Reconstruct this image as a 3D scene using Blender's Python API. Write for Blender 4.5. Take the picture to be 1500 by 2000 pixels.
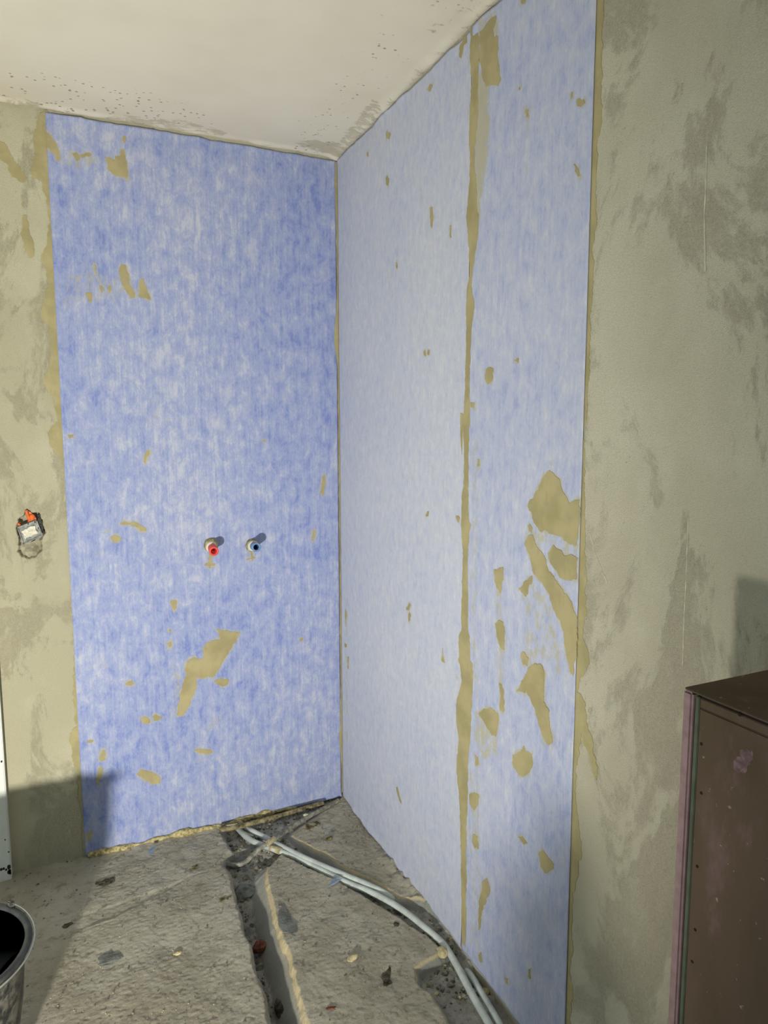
import bpy, bmesh, math, random
import numpy as np
from mathutils import Vector, Matrix
from mathutils.geometry import tessellate_polygon
random.seed(7)
S = bpy.context.scene
for o in list(bpy.data.objects): bpy.data.objects.remove(o)
COL = S.collection
# ------------------------------------------------------------------ camera, world, exposure
# Room frame: the corner stands at the origin, wall_back is the plane y=0 (x<0), wall_right the plane x=0 (y<0), metres, z up
FPX, YAW, PIT, ROL = 1367.2, 0.430779, 0.114767, -0.001716
CAM = np.array([-0.984853, -2.552086, 1.492488]); H = 2.5
F = np.array([math.sin(YAW)*math.cos(PIT), math.cos(YAW)*math.cos(PIT), -math.sin(PIT)])
R0 = np.array([math.cos(YAW), -math.sin(YAW), 0.0]); U0 = np.cross(R0, F)
R = R0*math.cos(ROL)+U0*math.sin(ROL); U = -R0*math.sin(ROL)+U0*math.cos(ROL)
cd = bpy.data.cameras.new('camera'); cd.sensor_fit = 'VERTICAL'; cd.sensor_height = 36.0
cd.lens = FPX/2000*36.0; cd.clip_start = 0.02
cam = bpy.data.objects.new('camera', cd); COL.objects.link(cam)
cam.matrix_world = Matrix(((R[0], U[0], -F[0], CAM[0]), (R[1], U[1], -F[1], CAM[1]), (R[2], U[2], -F[2], CAM[2]), (0, 0, 0, 1)))
S.camera = cam
w = bpy.data.worlds.new('world'); S.world = w; w.use_nodes = True
w.node_tree.nodes['Background'].inputs[0].default_value = (0.62, 0.87, 1.0, 1)
w.node_tree.nodes['Background'].inputs[1].default_value = 0.38      # cool daylight that reaches this corner of the room
S.view_settings.view_transform = 'Standard'; S.view_settings.look = 'None'
S.view_settings.gamma = 1.0; S.view_settings.use_curve_mapping = False
S.view_settings.exposure = 0.0
LAMP = (-1.60, -2.55, 0.37); LAMP_POWER = 285.0; LAMP_COL = (1.0, 0.975, 0.89); LAMP_AIM = (-1.29, 0.0, 1.30); LAMP_BEAM = 129; LAMP_BLEND = 1.0

# ------------------------------------------------------------------ helpers
def unp(px, axis, val):
    """the point of the plane axis=val that lies behind a pixel of the 1500x2000 photograph"""
    d = F*FPX + R*(px[0]-750) - U*(px[1]-1000)
    return CAM + d*((val-CAM[axis])/d[axis])
def wa(px, off=0.0):  p = unp(px, 1, -off); return (p[0], p[2])      # on wall_back: (x, z)
def wb(px, off=0.0):  p = unp(px, 0, -off); return (p[1], p[2])      # on wall_right: (y, z)
def fl(px, z=0.0):    p = unp(px, 2, z); return (p[0], p[1])         # on the floor: (x, y)
def ce(px):           p = unp(px, 2, H); return (p[0], p[1])
def crop(s, ox, oy, pts): return [(ox+a/s, oy+b/s) for a, b in pts]
def tag(o, label=None, cat=None, group=None, kind=None):
    if label: o['label'] = label
    if cat: o['category'] = cat
    if group: o['group'] = group
    if kind: o['kind'] = kind
    return o
def link(name, me, mat=None, parent=None, smooth=False):
    o = bpy.data.objects.new(name, me); COL.objects.link(o)
    if mat and len(me.materials) == 0: me.materials.append(mat)
    if parent: o.parent = parent
    if smooth: me.polygons.foreach_set('use_smooth', np.ones(len(me.polygons), dtype=bool))
    return o
def empty(name, loc=(0, 0, 0)):
    o = bpy.data.objects.new(name, None); COL.objects.link(o); o.location = loc; o.empty_display_size = .05; return o
def relink(o, root):          # keep world place while parenting to an Empty that is not at the origin
    o.parent = root; o.matrix_parent_inverse = Matrix.Translation(-Vector(root.location)); return o
def rnd2(ix, iy, seed):
    n = (ix.astype(np.int64)*374761393 + iy.astype(np.int64)*668265263 + seed*1442695041) & 0xffffffff
    n = ((n ^ (n >> 13))*1274126177) & 0xffffffff
    n = n ^ (n >> 16); return (n & 0xffff)/65535.0
def vnoise(x, y, seed=0):
    x0 = np.floor(x); y0 = np.floor(y); fx = x-x0; fy = y-y0
    fx = fx*fx*(3-2*fx); fy = fy*fy*(3-2*fy)
    a = rnd2(x0, y0, seed); b = rnd2(x0+1, y0, seed); c = rnd2(x0, y0+1, seed); d = rnd2(x0+1, y0+1, seed)
    return (a*(1-fx)+b*fx)*(1-fy)+(c*(1-fx)+d*fx)*fy
def fbm(x, y, sc, seed=0, octv=4):
    v = 0; am = 1; t = 0
    for i in range(octv):
        v = v+am*vnoise(x*sc, y*sc, seed+i*17); t += am; am *= .5; sc *= 2.03
    return v/t-.5
def sstep(a, b, x):
    t = np.clip((x-a)/(b-a), 0, 1); return t*t*(3-2*t)
def sdf(poly, X, Y):
    """signed distance to a closed polygon, negative inside"""
    P = np.asarray(poly, float); d = np.full(X.shape, 1e9); s = np.zeros(X.shape, bool)
    n = len(P)
    for i in range(n):
        a = P[i]; b = P[(i+1) % n]; ex, ey = b-a
        wx = X-a[0]; wy = Y-a[1]; L = ex*ex+ey*ey+1e-18
        t = np.clip((wx*ex+wy*ey)/L, 0, 1)
        d = np.minimum(d, (wx-ex*t)**2+(wy-ey*t)**2)
        c = ((a[1] <= Y) & (b[1] > Y)) | ((b[1] <= Y) & (a[1] > Y))
        if ey != 0: s ^= c & (X < a[0]+(Y-a[1])*ex/ey)
    d = np.sqrt(d); return np.where(s, -d, d)
def dline(pts, X, Y):
    d = np.full(X.shape, 1e9)
    for a, b in zip(pts[:-1], pts[1:]):
        ex, ey = b[0]-a[0], b[1]-a[1]; t = np.clip(((X-a[0])*ex+(Y-a[1])*ey)/(ex*ex+ey*ey+1e-18), 0, 1)
        d = np.minimum(d, (X-a[0]-ex*t)**2+(Y-a[1]-ey*t)**2)
    return np.sqrt(d)
def gridmesh(name, V, nu, nv, flip=False, mask=None, attrs=None):
    """V: (nv*nu,3) row-major grid -> mesh; mask selects quads"""
    iu, iv = np.meshgrid(np.arange(nu-1), np.arange(nv-1)); a = (iv*nu+iu).ravel()
    Q = np.stack([a, a+1, a+nu+1, a+nu], 1)
    if flip: Q = Q[:, ::-1]
    if mask is not None:
        Q = Q[mask.ravel()]; used = np.unique(Q); re = np.full(len(V), -1); re[used] = np.arange(len(used)); Q = re[Q]; V = V[used]
        if attrs: attrs = {k: v[used] for k, v in attrs.items()}
    me = bpy.data.meshes.new(name); me.vertices.add(len(V)); me.vertices.foreach_set('co', np.ascontiguousarray(V, dtype=np.float32).ravel())
    me.loops.add(Q.size); me.loops.foreach_set('vertex_index', np.ascontiguousarray(Q, dtype=np.int32).ravel())
    me.polygons.add(len(Q)); me.polygons.foreach_set('loop_start', np.arange(0, Q.size, 4, dtype=np.int32))
    me.update(calc_edges=True); me.validate()
    for k, v in (attrs or {}).items():
        at = me.attributes.new(k, 'FLOAT', 'POINT'); at.data.foreach_set('value', np.ascontiguousarray(v, dtype=np.float32))
    me.polygons.foreach_set('use_smooth', np.ones(len(me.polygons), dtype=bool))
    return me
def ragged(poly, step=.006, amp=.0018, seed=0, fine=.4):
    P = [np.array(p, float) for p in poly]; out = []; n = len(P)
    for i in range(n):
        a, b = P[i], P[(i+1) % n]; L = np.linalg.norm(b-a); k = max(1, int(L/step))
        nr = np.array([-(b-a)[1], (b-a)[0]])/max(L, 1e-9)
        for j in range(k):
            q = a+(b-a)*j/k; x = np.array([q[0]]); y = np.array([q[1]])
            h = float(fbm(x, y, 70, seed, 2)[0])*2*amp+float(fbm(x, y, 260, seed+5, 2)[0])*2*amp*fine
            out.append(q+nr*h)
    return out
def plate(name, poly2, to3, thick, mat, parent, rough=True, seed=0, step=.006, amp=.0018, bulge=0.0):
    """a thin ragged-edged layer: outline in wall coordinates, to3(u,v,h) -> world"""
    P = ragged(poly2, step, amp, seed) if rough else [np.array(p, float) for p in poly2]
    tri = tessellate_polygon([[Vector((p[0], p[1], 0)) for p in P]]); n = len(P)
    V = [to3(p[0], p[1], thick) for p in P]+[to3(p[0], p[1], 0) for p in P]
    Fc = [tuple(t) for t in tri]+[(i, (i+1) % n, n+(i+1) % n, n+i) for i in range(n)]
    me = bpy.data.meshes.new(name); me.from_pydata(V, [], Fc); me.update()
    bm = bmesh.new(); bm.from_mesh(me); bmesh.ops.recalc_face_normals(bm, faces=bm.faces); bm.to_mesh(me); bm.free()
    o = link(name, me, mat); 
    if parent is not None: o.parent = parent
    return o
def A3(off): return lambda u, v, h: (u, -off-h, v)
def B3(off): return lambda u, v, h: (-off-h, u, v)
def Z3(off): return lambda u, v, h: (u, v, off+h)
def smoothpath(pts, step):
    P = np.array(pts, float); n = len(P); out = []
    for i in range(n-1):
        p0, p1, p2, p3 = P[max(i-1, 0)], P[i], P[i+1], P[min(i+2, n-1)]
        k = max(2, int(np.linalg.norm(p2-p1)/step))
        for j in range(k):
            t = j/k
            out.append(.5*((2*p1)+(-p0+p2)*t+(2*p0-5*p1+4*p2-p3)*t*t+(-p0+3*p1-3*p2+p3)*t**3))
    out.append(P[-1]); return np.array(out)
def sweep(name, pts, rad, mat, parent=None, step=.006, seg=14, lump=0.0, seed=0, hollow=0.0):
    P = smoothpath(pts, step); n = len(P); T = np.gradient(P, axis=0); T /= np.linalg.norm(T, axis=1)[:, None]
    L = np.concatenate([[0], np.cumsum(np.linalg.norm(np.diff(P, axis=0), axis=1))])
    up = np.array([0, 0, 1.0]) if abs(T[0][2]) < .9 else np.array([1.0, 0, 0])
    V = []
    for i in range(n):
        s = np.cross(T[i], up); s /= np.linalg.norm(s); u2 = np.cross(s, T[i])
        r = rad(L[i]) if callable(rad) else rad
        for k in range(seg):
            a = 2*math.pi*k/seg
            rr = r*(1+lump*2*float(fbm(np.array([L[i]*60]), np.array([a*1.3]), 1.0, seed, 3)[0]))
            V.append(P[i]+(s*math.cos(a)+u2*math.sin(a))*rr)
    Fc = [(i*seg+k, i*seg+(k+1) % seg, (i+1)*seg+(k+1) % seg, (i+1)*seg+k) for i in range(n-1) for k in range(seg)]
    Fc += [tuple(range(seg))[::-1], tuple((n-1)*seg+k for k in range(seg))]
    me = bpy.data.meshes.new(name); me.from_pydata([tuple(v) for v in V], [], Fc); me.update()
    return link(name, me, mat, parent, True)
def lathe(name, prof, origin, axis, mat, parent=None, seg=32, smooth=True, wob=0.0, seed=0, closed=False):
    ax = Vector(axis).normalized(); t = Vector((0, 0, 1)) if abs(ax.z) < .9 else Vector((1, 0, 0))
    s = ax.cross(t).normalized(); u = s.cross(ax); o0 = Vector(origin); V = []
    for j, (r, h) in enumerate(prof):
        for k in range(seg):
            a = 2*math.pi*k/seg
            q = r*(1+wob*2*float(fbm(np.array([math.cos(a)*1.5+h*60]), np.array([math.sin(a)*1.5]), 1.7, seed, 3)[0]))
            V.append(o0+ax*h+(s*math.cos(a)+u*math.sin(a))*q)
    n = len(prof)
    Fc = [(j*seg+k, j*seg+(k+1) % seg, (j+1)*seg+(k+1) % seg, (j+1)*seg+k) for j in range(n-1) for k in range(seg)]
    if closed: Fc += [((n-1)*seg+k, (n-1)*seg+(k+1) % seg, (k+1) % seg, k) for k in range(seg)]
    else: Fc += [tuple(range(seg))[::-1], tuple((n-1)*seg+k for k in range(seg))]
    me = bpy.data.meshes.new(name); me.from_pydata([tuple(v) for v in V], [], Fc); me.update()
    bm = bmesh.new(); bm.from_mesh(me); bmesh.ops.recalc_face_normals(bm, faces=bm.faces); bm.to_mesh(me); bm.free()
    return link(name, me, mat, parent, smooth)
def box(name, lo, hi, mat, parent=None, bev=.002):
    bm = bmesh.new(); bmesh.ops.create_cube(bm, size=1)
    for v in bm.verts: v.co = Vector([lo[i]+(v.co[i]+.5)*(hi[i]-lo[i]) for i in range(3)])
    if bev: bmesh.ops.bevel(bm, geom=bm.edges[:], offset=bev, segments=2, affect='EDGES')
    me = bpy.data.meshes.new(name); bm.to_mesh(me); bm.free(); return link(name, me, mat, parent)
def chunkmesh(name, size, seed, sub=2, rough=.35, flat=1.0):
    bm = bmesh.new(); bmesh.ops.create_icosphere(bm, subdivisions=sub, radius=1); rs = random.Random(seed)
    dirs = [Vector((rs.uniform(-1, 1), rs.uniform(-1, 1), rs.uniform(-1, 1))).normalized() for _ in range(9)]
    cut = [rs.uniform(.55, .9) for _ in dirs]
    for v in bm.verts:
        n = v.co.copy(); r = 1.0
        for d, c in zip(dirs, cut):
            q = n.dot(d)
            if q > .05: r = min(r, c/q)
        r *= 1+rough*.35*rs.uniform(-1, 1)
        v.co = Vector((n.x*r*size[0], n.y*r*size[1], n.z*r*size[2]))
    me = bpy.data.meshes.new(name); bm.to_mesh(me); bm.free(); return me

# ------------------------------------------------------------------ materials
def srgb(r, g, b):
    f = lambda c: (c/255/12.92) if c/255 <= .04045 else ((c/255+.055)/1.055)**2.4
    return (f(r), f(g), f(b), 1)
class M:
    """small node-graph writer"""
    def __init__(s, name, rough=.8, spec=.3):
        s.m = bpy.data.materials.new(name); s.m.use_nodes = True; s.t = s.m.node_tree; s.b = s.t.nodes['Principled BSDF']
        s.b.inputs['Roughness'].default_value = rough; s.b.inputs['Specular IOR Level'].default_value = spec
        tc = s.t.nodes.new('ShaderNodeTexCoord'); s.co = tc.outputs['Object']
    def n(s, t, **k):
        x = s.t.nodes.new(t)
        for a, v in k.items(): setattr(x, a, v)
        return x
    def l(s, a, b): s.t.links.new(a, b)
    def put(s, sock, v):
        if isinstance(v, bpy.types.NodeSocket): s.l(v, sock)
        else: sock.default_value = v
    def map(s, scale=(1, 1, 1), loc=(0, 0, 0), co=None):
        x = s.n('ShaderNodeMapping'); s.l(co or s.co, x.inputs[0]); x.inputs['Scale'].default_value = scale; x.inputs['Location'].default_value = loc; return x.outputs[0]
    def noise(s, sc, det=4, rough=.55, vec=None, dist=0.0):
        x = s.n('ShaderNodeTexNoise'); s.l(vec or s.co, x.inputs['Vector']); x.inputs['Scale'].default_value = sc
        x.inputs['Detail'].default_value = det; x.inputs['Roughness'].default_value = rough; x.inputs['Distortion'].default_value = dist; return x.outputs['Fac']
    def voro(s, sc, vec=None, rand=1.0):
        x = s.n('ShaderNodeTexVoronoi'); s.l(vec or s.co, x.inputs['Vector']); x.inputs['Scale'].default_value = sc; x.inputs['Randomness'].default_value = rand; return x.outputs['Distance']
    def ramp(s, v, a, b, lo=0.0, hi=1.0):
        x = s.n('ShaderNodeMapRange'); x.interpolation_type = 'SMOOTHSTEP'; s.l(v, x.inputs[0])
        for i, q in enumerate((a, b, lo, hi)): x.inputs[1+i].default_value = q
        return x.outputs[0]
    def math(s, op, a, b=0.0, clamp=False):
        x = s.n('ShaderNodeMath', operation=op, use_clamp=clamp); s.put(x.inputs[0], a); s.put(x.inputs[1], b); x.inputs[2].default_value = .18; return x.outputs[0]
    def mix(s, f, a, b):
        x = s.n('ShaderNodeMix', data_type='RGBA'); s.put(x.inputs[0], f); s.put(x.inputs[6], a); s.put(x.inputs[7], b); return x.outputs[2]
    def attr(s, nm): x = s.n('ShaderNodeAttribute', attribute_name=nm); return x.outputs['Fac']
    def sep(s): x = s.n('ShaderNodeSeparateXYZ'); s.l(s.co, x.inputs[0]); return x.outputs
    def bump(s, h, dist, strength=1.0):
        x = s.n('ShaderNodeBump'); x.inputs['Strength'].default_value = strength; x.inputs['Distance'].default_value = dist; s.l(h, x.inputs['Height'])
        if s.b.inputs['Normal'].is_linked: s.l(s.b.inputs['Normal'].links[0].from_socket, x.inputs['Normal'])
        s.l(x.outputs[0], s.b.inputs['Normal'])
    def col(s, c): s.put(s.b.inputs['Base Color'], c); return s.m
def simple(name, c, rough=.7, spec=.3, var=.12, sc=40, bump=0.0, bsc=150):
    m = M(name, rough, spec); nz = m.noise(sc, 4)
    d = tuple(v*(1-var*2) for v in c[:3])+(1,); e = tuple(min(1, v*(1+var)) for v in c[:3])+(1,)
    if bump: m.bump(m.noise(bsc, 4), bump)
    return m.col(m.mix(m.ramp(nz, .3, .7), d, e))

def plaster(name, lo, hi, rough_col, seed, patch_sc):
    m = M(name, .92, .15); off = (seed*3.1, seed*1.7, seed*2.3); v = m.map((1, 1, 1), off); vs = m.map((1, 1, .55), off)
    big = m.ramp(m.noise(1.6, 4, .6, v), .36, .66)
    c = m.mix(big, lo, hi)
    pm = m.noise(patch_sc, 12, .74, vs, .5); mask = m.ramp(pm, .50, .60)                # worn, sandy areas
    grain = m.noise(420, 3, .7, v); speck = m.ramp(m.noise(150, 5, .8, v), .44, .58)
    c = m.mix(m.ramp(m.noise(230, 4, .8, v), .42, .62, 0, .35), c, rough_col)
    c = m.mix(m.math('MULTIPLY', mask, m.math('MULTIPLY_ADD', speck, .6)), c, rough_col)
    c = m.mix(m.ramp(m.noise(9, 6, .7, vs), .5, .72, 0, .35), c, hi)
    pits = m.ramp(m.voro(55, v), .06, .10, 1, 0); pm2 = m.ramp(m.noise(6, 3, .5, v), .58, .7)
    c = m.mix(m.math('MULTIPLY', m.math('MULTIPLY', pits, pm2), .55), c, tuple(x*.35 for x in rough_col[:3])+(1,))
    m.bump(m.noise(14, 5, .6, vs), .006, .35); m.bump(grain, .0030, .9)
    m.bump(m.math('MULTIPLY', mask, m.noise(260, 4, .8, v)), .0025, .9)
    return m.col(c)
mat_wall_back = plaster('plaster_back', srgb(186, 180, 153), srgb(203, 198, 170), srgb(172, 163, 136), 1, 5.5)
mat_wall_right = plaster('plaster_right', srgb(190, 184, 161), srgb(206, 201, 179), srgb(178, 167, 144), 2, 4.2)

def membrane_mat(name, deep, mid, pale, dirt, patch, streak, bias):
    m = M(name, .95, .1)
    v1 = m.map((1, 1, .62)); fib = m.map((1, 1, .06))
    big = m.noise(2.3, 3, .5, m.map((1, 1, .8), (3, 1, bias*7)))
    blot = m.noise(patch, 9, .76, v1, .3)
    t = m.math('ADD', m.math('MULTIPLY', blot, .75), m.math('MULTIPLY', big, .25))
    st = m.noise(streak, 3, .7, fib)
    t = m.math('ADD', t, m.math('MULTIPLY', m.math('SUBTRACT', st, .5), .26))
    t = m.math('ADD', t, m.math('MULTIPLY', m.math('SUBTRACT', m.noise(330, 2, .6, m.map((1, 1, .35))), .5), .16))
    c = m.mix(m.ramp(t, .33+bias*.1, .51+bias*.1), deep, mid); c = m.mix(m.ramp(t, .48+bias*.1, .68+bias*.1), c, pale)
    # thin film of tile adhesive rubbed into the fleece around the smears
    film = m.attr('film'); fn = m.noise(60, 8, .82, m.map((1, 1, .5)))
    k = m.ramp(m.math('ADD', film, m.math('MULTIPLY', m.math('SUBTRACT', fn, .5), 1.9)), .40, .72, 0, .85)
    c = m.mix(k, c, dirt)
    fleck = m.math('MULTIPLY', m.ramp(m.noise(16, 7, .8, m.map((1, 1, .5), (9, 4, 2))), .66, .74), .35); c = m.mix(fleck, c, dirt)
    m.bump(st, .0012, .5); m.bump(m.noise(520, 2, .6, m.map((1, 1, .4))), .0008, .6)
    return m.col(c)
mat_mem_a = membrane_mat('fleece_back', srgb(118, 133, 190), srgb(153, 162, 198), srgb(190, 192, 205), srgb(180, 173, 142), 26, 150, .0)
mat_mem_b = membrane_mat('fleece_right', srgb(174, 180, 207), srgb(191, 194, 208), srgb(206, 206, 211), srgb(182, 175, 146), 48, 190, .02)
mat_mem_c = membrane_mat('fleece_right_outer', srgb(156, 165, 201), srgb(179, 184, 206), srgb(200, 201, 209), srgb(180, 173, 144), 34, 170, .02)
def adhesive_mat():
    m = M('tile_adhesive', .85, .25); c = m.mix(m.ramp(m.noise(12, 4), .35, .65), srgb(158, 147, 107), srgb(175, 163, 122))
    c = m.mix(m.ramp(m.noise(90, 3, .6, m.map((1, 1, .3))), .55, .75, 0, .3), c, srgb(148, 137, 98))
    m.bump(m.noise(60, 4, .6, m.map((1, 1, .25))), .0008, .5); return m.col(c)
mat_adh = adhesive_mat()
def ceiling_mat():
    m = M('painted_ceiling', .9, .2); x, y, z = m.sep()
    c = m.mix(m.ramp(m.noise(2.2, 3), .35, .65), srgb(213, 204, 184), srgb(220, 212, 193))
    wear = m.attr('wear'); nz = m.noise(34, 8, .8, m.map((.45, 1, 1)), .6)
    k = m.ramp(m.math('ADD', wear, m.math('MULTIPLY', m.math('SUBTRACT', nz, .5), 2.0)), .44, .60, 0, .72)
    c = m.mix(k, c, srgb(186, 176, 150))
    pit = m.attr('pitted'); vd = m.voro(62, m.map((.7, 1, 1))); vz = m.noise(70, 2)
    pm = m.math('MULTIPLY', m.ramp(vd, .12, .21, 1, 0), m.ramp(m.math('ADD', pit, m.math('MULTIPLY', m.noise(22, 4), .8)), .66, .84))
    c = m.mix(m.math('MULTIPLY', pm, .8), c, srgb(128, 116, 92))
    m.bump(m.noise(9, 4), .004, .25); m.bump(pm, -.002, .8); m.bump(m.math('MULTIPLY', k, m.noise(190, 3, .7)), .002, .7)
    return m.col(c)
mat_ceil = ceiling_mat()
def screed_mat():
    m = M('screed', .95, .12); v = m.map((1, 1, 1))
    c = m.mix(m.ramp(m.noise(4.5, 5, .6), .36, .66), srgb(180, 172, 151), srgb(203, 196, 176))
    c = m.mix(m.ramp(m.noise(26, 6, .75), .52, .66, 0, .55), c, srgb(122, 112, 94))
    c = m.mix(m.ramp(m.noise(11, 6, .7, m.map((1, 1, 1), (5, 3, 0))), .60, .70, 0, .45), c, srgb(120, 104, 82))
    c = m.mix(m.math('MULTIPLY', m.ramp(m.voro(150), .09, .17, .9, 0), m.ramp(m.noise(40, 3), .40, .58)), c, srgb(222, 216, 196))                 # pale grains
    d = m.math('MULTIPLY', m.ramp(m.voro(46), .05, .085, 1, 0), m.ramp(m.noise(5, 2), .5, .6)); c = m.mix(m.math('MULTIPLY', d, .7), c, srgb(80, 72, 58))
    c = m.mix(m.ramp(m.math('ADD', m.attr('lip'), m.math('MULTIPLY', m.noise(120, 4), .4)), .5, .75), c, srgb(226, 208, 166))   # freshly broken edge, made paler still by lamp light painted into its colour
    c = m.mix(m.attr('cut'), c, srgb(172, 171, 160))          # smooth cement on the cut sides
    m.bump(m.noise(150, 6, .8, m.map((1, 1, 1))), .009, .8); m.bump(m.noise(38, 4, .6), .008, .35)
    return m.col(c)
mat_screed = screed_mat()
def bed_mat():
    m = M('trench_bed', .97, .1); c = m.mix(m.ramp(m.noise(20, 6, .7), .38, .62), srgb(152, 150, 140), srgb(182, 178, 165))
    c = m.mix(m.ramp(m.noise(70, 5, .7), .5, .66, 0, .5), c, srgb(118, 116, 107))
    m.bump(m.noise(120, 6, .75), .006, .8); return m.col(c)
mat_bed = bed_mat(); mat_ridge = simple('plaster_ridge', srgb(196, 191, 168), .9, .15, .1)
mat_rubble = simple('rubble', srgb(134, 130, 116), .97, .1, .3, 60, .003)
mat_mortar = simple('pale_mortar', srgb(206, 192, 150), .95, .1, .2, 50, .003)
mat_olive = simple('olive_mortar', srgb(128, 118, 82), .95, .1, .35, 70, .004)
mat_dark = simple('dark_mortar', srgb(88, 82, 68), .95, .1, .3, 70, .004)
mat_brick = simple('red_brick', srgb(128, 82, 66), .95, .1, .3, 60, .003)
mat_grey = simple('grey_cement', srgb(126, 128, 120), .95, .1, .2, 30, .003)
mat_pipe = simple('pipe_grey_white', srgb(196, 202, 194), .55, .35, .10, 24, .0004, 90)
mat_cond = simple('dusty_conduit', srgb(152, 149, 136), .9, .15, .25, 60, .0008)
mat_cond2 = simple('mortared_conduit', srgb(148, 136, 104), .95, .1, .35, 50, .003)
mat_white = simple('white_paint', srgb(226, 228, 218), .4, .4, .04, 8)
mat_chip = simple('bare_metal_chip', srgb(52, 48, 42), .7, .3, .2)
mat_red = simple('red_plastic', srgb(226, 84, 74), .45, .4, .05); mat_blue = simple('blue_plastic', srgb(112, 142, 186), .45, .4, .05)
mat_redin = simple('red_plastic_bore', srgb(170, 44, 40), .6, .3, .05); mat_bluein = simple('blue_plastic_bore', srgb(44, 66, 104), .6, .3, .05)
mat_collar = simple('gasket_collar', srgb(214, 208, 186), .8, .2, .08); mat_grout = simple('collar_grout', srgb(186, 172, 124), .95, .1, .3, 90, .002)
mat_orange = simple('orange_plastic', srgb(226, 112, 54), .5, .35, .12, 60); mat_hole = simple('socket_hole', srgb(74, 72, 66), .97, .1, .3, 120, .004)
mat_plate = simple('dusty_grey_plastic', srgb(150, 152, 146), .7, .25, .25, 90); mat_slot = simple('slot_black', srgb(28, 28, 26), .8, .2, .1)
mat_plast = simple('white_plaster_crust', srgb(232, 226, 204), .95, .1, .12, 120, .004, 260)

# ------------------------------------------------------------------ the light: an LED work lamp standing on the floor, left of the camera
def work_lamp():
    root = empty('work_lamp', (LAMP[0], LAMP[1], 0)); tag(root, 'yellow framed LED work lamp standing on the floor behind the bucket', 'work lamp')
    myel = simple('lamp_yellow', srgb(220, 170, 30), .5, .4, .05); mblk = simple('lamp_black', srgb(30, 30, 32), .5, .4, .05)
    d = Vector(LAMP_AIM)-Vector(LAMP); d.normalize()
    head = box('housing', (-.12, -.05, -.09), (.12, -.006, .09), mblk, None, .008)
    glass = M('lamp_glass', .3); glass.b.inputs['Emission Color'].default_value = LAMP_COL+(1,); glass.b.inputs['Emission Strength'].default_value = 20
    pan = box('light_panel', (-.10, -.006, -.07), (.10, .0, .07), glass.col((.9, .9, .85, 1)), head, .001)
    for i in range(6): box('cooling_fin', (-.1+.038*i, -.075, -.08), (-.094+.038*i, -.048, .08), mblk, head, 0)
    q = d.to_track_quat('Y', 'Z')
    relink(head, root); head.matrix_basis = Matrix.Translation(Vector(LAMP)-d*.012) @ q.to_matrix().to_4x4()
    x, y, z = LAMP; r = .011
    for s in (-1, 1):
        relink(sweep('leg', [(x+s*.15, y-.16, .012), (x+s*.15, y-.02, .012), (x+s*.15, y+.10, .012)], r, myel), root)
        relink(sweep('upright', [(x+s*.15, y-.02, .012), (x+s*.15, y-.02, .2), (x+s*.15, y-.02, z)], r, myel), root)
    relink(sweep('crossbar', [(x-.15, y-.03, .016), (x, y-.03, .016), (x+.15, y-.03, .016)], r, myel), root)
    relink(sweep('bracket_pin', [(x-.15, y-.035, z), (x, y-.035, z), (x+.15, y-.035, z)], .006, mblk), root)
    ld = bpy.data.lights.new('lamp_light', 'SPOT'); ld.energy = LAMP_POWER; ld.color = LAMP_COL; ld.shadow_soft_size = .05
    ld.spot_size = math.radians(LAMP_BEAM); ld.spot_blend = LAMP_BLEND
    lo = bpy.data.objects.new('lamp_light', ld); COL.objects.link(lo); lo.matrix_world = Matrix.Translation(Vector(LAMP)+d*.06) @ d.to_track_quat('-Z', 'Y').to_matrix().to_4x4()
    return root

# ------------------------------------------------------------------ walls
def lines(*segs):
    out = []
    for a, b, st in segs:
        n = max(1, int(round((b-a)/st))); out += list(a+(b-a)*np.arange(n)/n)
    out.append(segs[-1][1]); return np.array(out)
HOLE = [wa(p) for p in crop(7.5, 0, 970, [(270, 340), (340, 275), (395, 200), (470, 235), (580, 235), (615, 330), (640, 470), (665, 520), (640, 555), (610, 600), (600, 680), (625, 790), (560, 840), (500, 890), (420, 910), (330, 885), (262, 800), (285, 720), (280, 620), (255, 540), (245, 450), (250, 390)])]
xs = lines((-2.6, -1.25, .05), (-1.25, -1.0, .002), (-1.0, 0, .02)); zs = lines((-.12, 1.02, .02), (1.02, 1.30, .002), (1.30, H+.02, .02))
X, Z = np.meshgrid(xs, zs); hs = sdf(HOLE, X, Z)+fbm(X, Z, 90, 3, 3)*.010
Y = fbm(X, Z, 6, 4, 3)*.0020+sstep(.002, -.004, hs)*(.028+.012*fbm(X, Z, 60, 9, 3))
low = np.exp(-((X-wa((58, 1082))[0])**2+(Z-wa((58, 1082))[1])**2)/(.024**2)); Y -= np.where(hs < 0, low*.024, 0)
Y = np.where(X > -.99, np.minimum(np.abs(Y), .0005), Y)
V = np.stack([X, Y, Z], -1).reshape(-1, 3)
wall_back = link('wall_back', gridmesh('wall_back', V, len(xs), len(zs)), mat_wall_back); tag(wall_back, 'back wall with rough grey beige plaster left of the blue sheet', kind='structure')
ys = lines((-3.6, 0, .02)); zs = lines((-.12, H+.02, .02)); Yg, Z = np.meshgrid(ys, zs)
X = np.where(Yg < -1.40, fbm(Yg, Z, 5, 14, 3)*.0018, 0)
wall_right = link('wall_right', gridmesh('wall_right', np.stack([X, Yg, Z], -1).reshape(-1, 3), len(ys), len(zs), flip=True), mat_wall_right)
tag(wall_right, 'right wall with skimmed beige plaster beside the blue sheets', kind='structure')
for o_ in (wall_back, wall_right):
    md = o_.modifiers.new('thickness', 'SOLIDIFY'); md.thickness = .08; md.offset = -1
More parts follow.
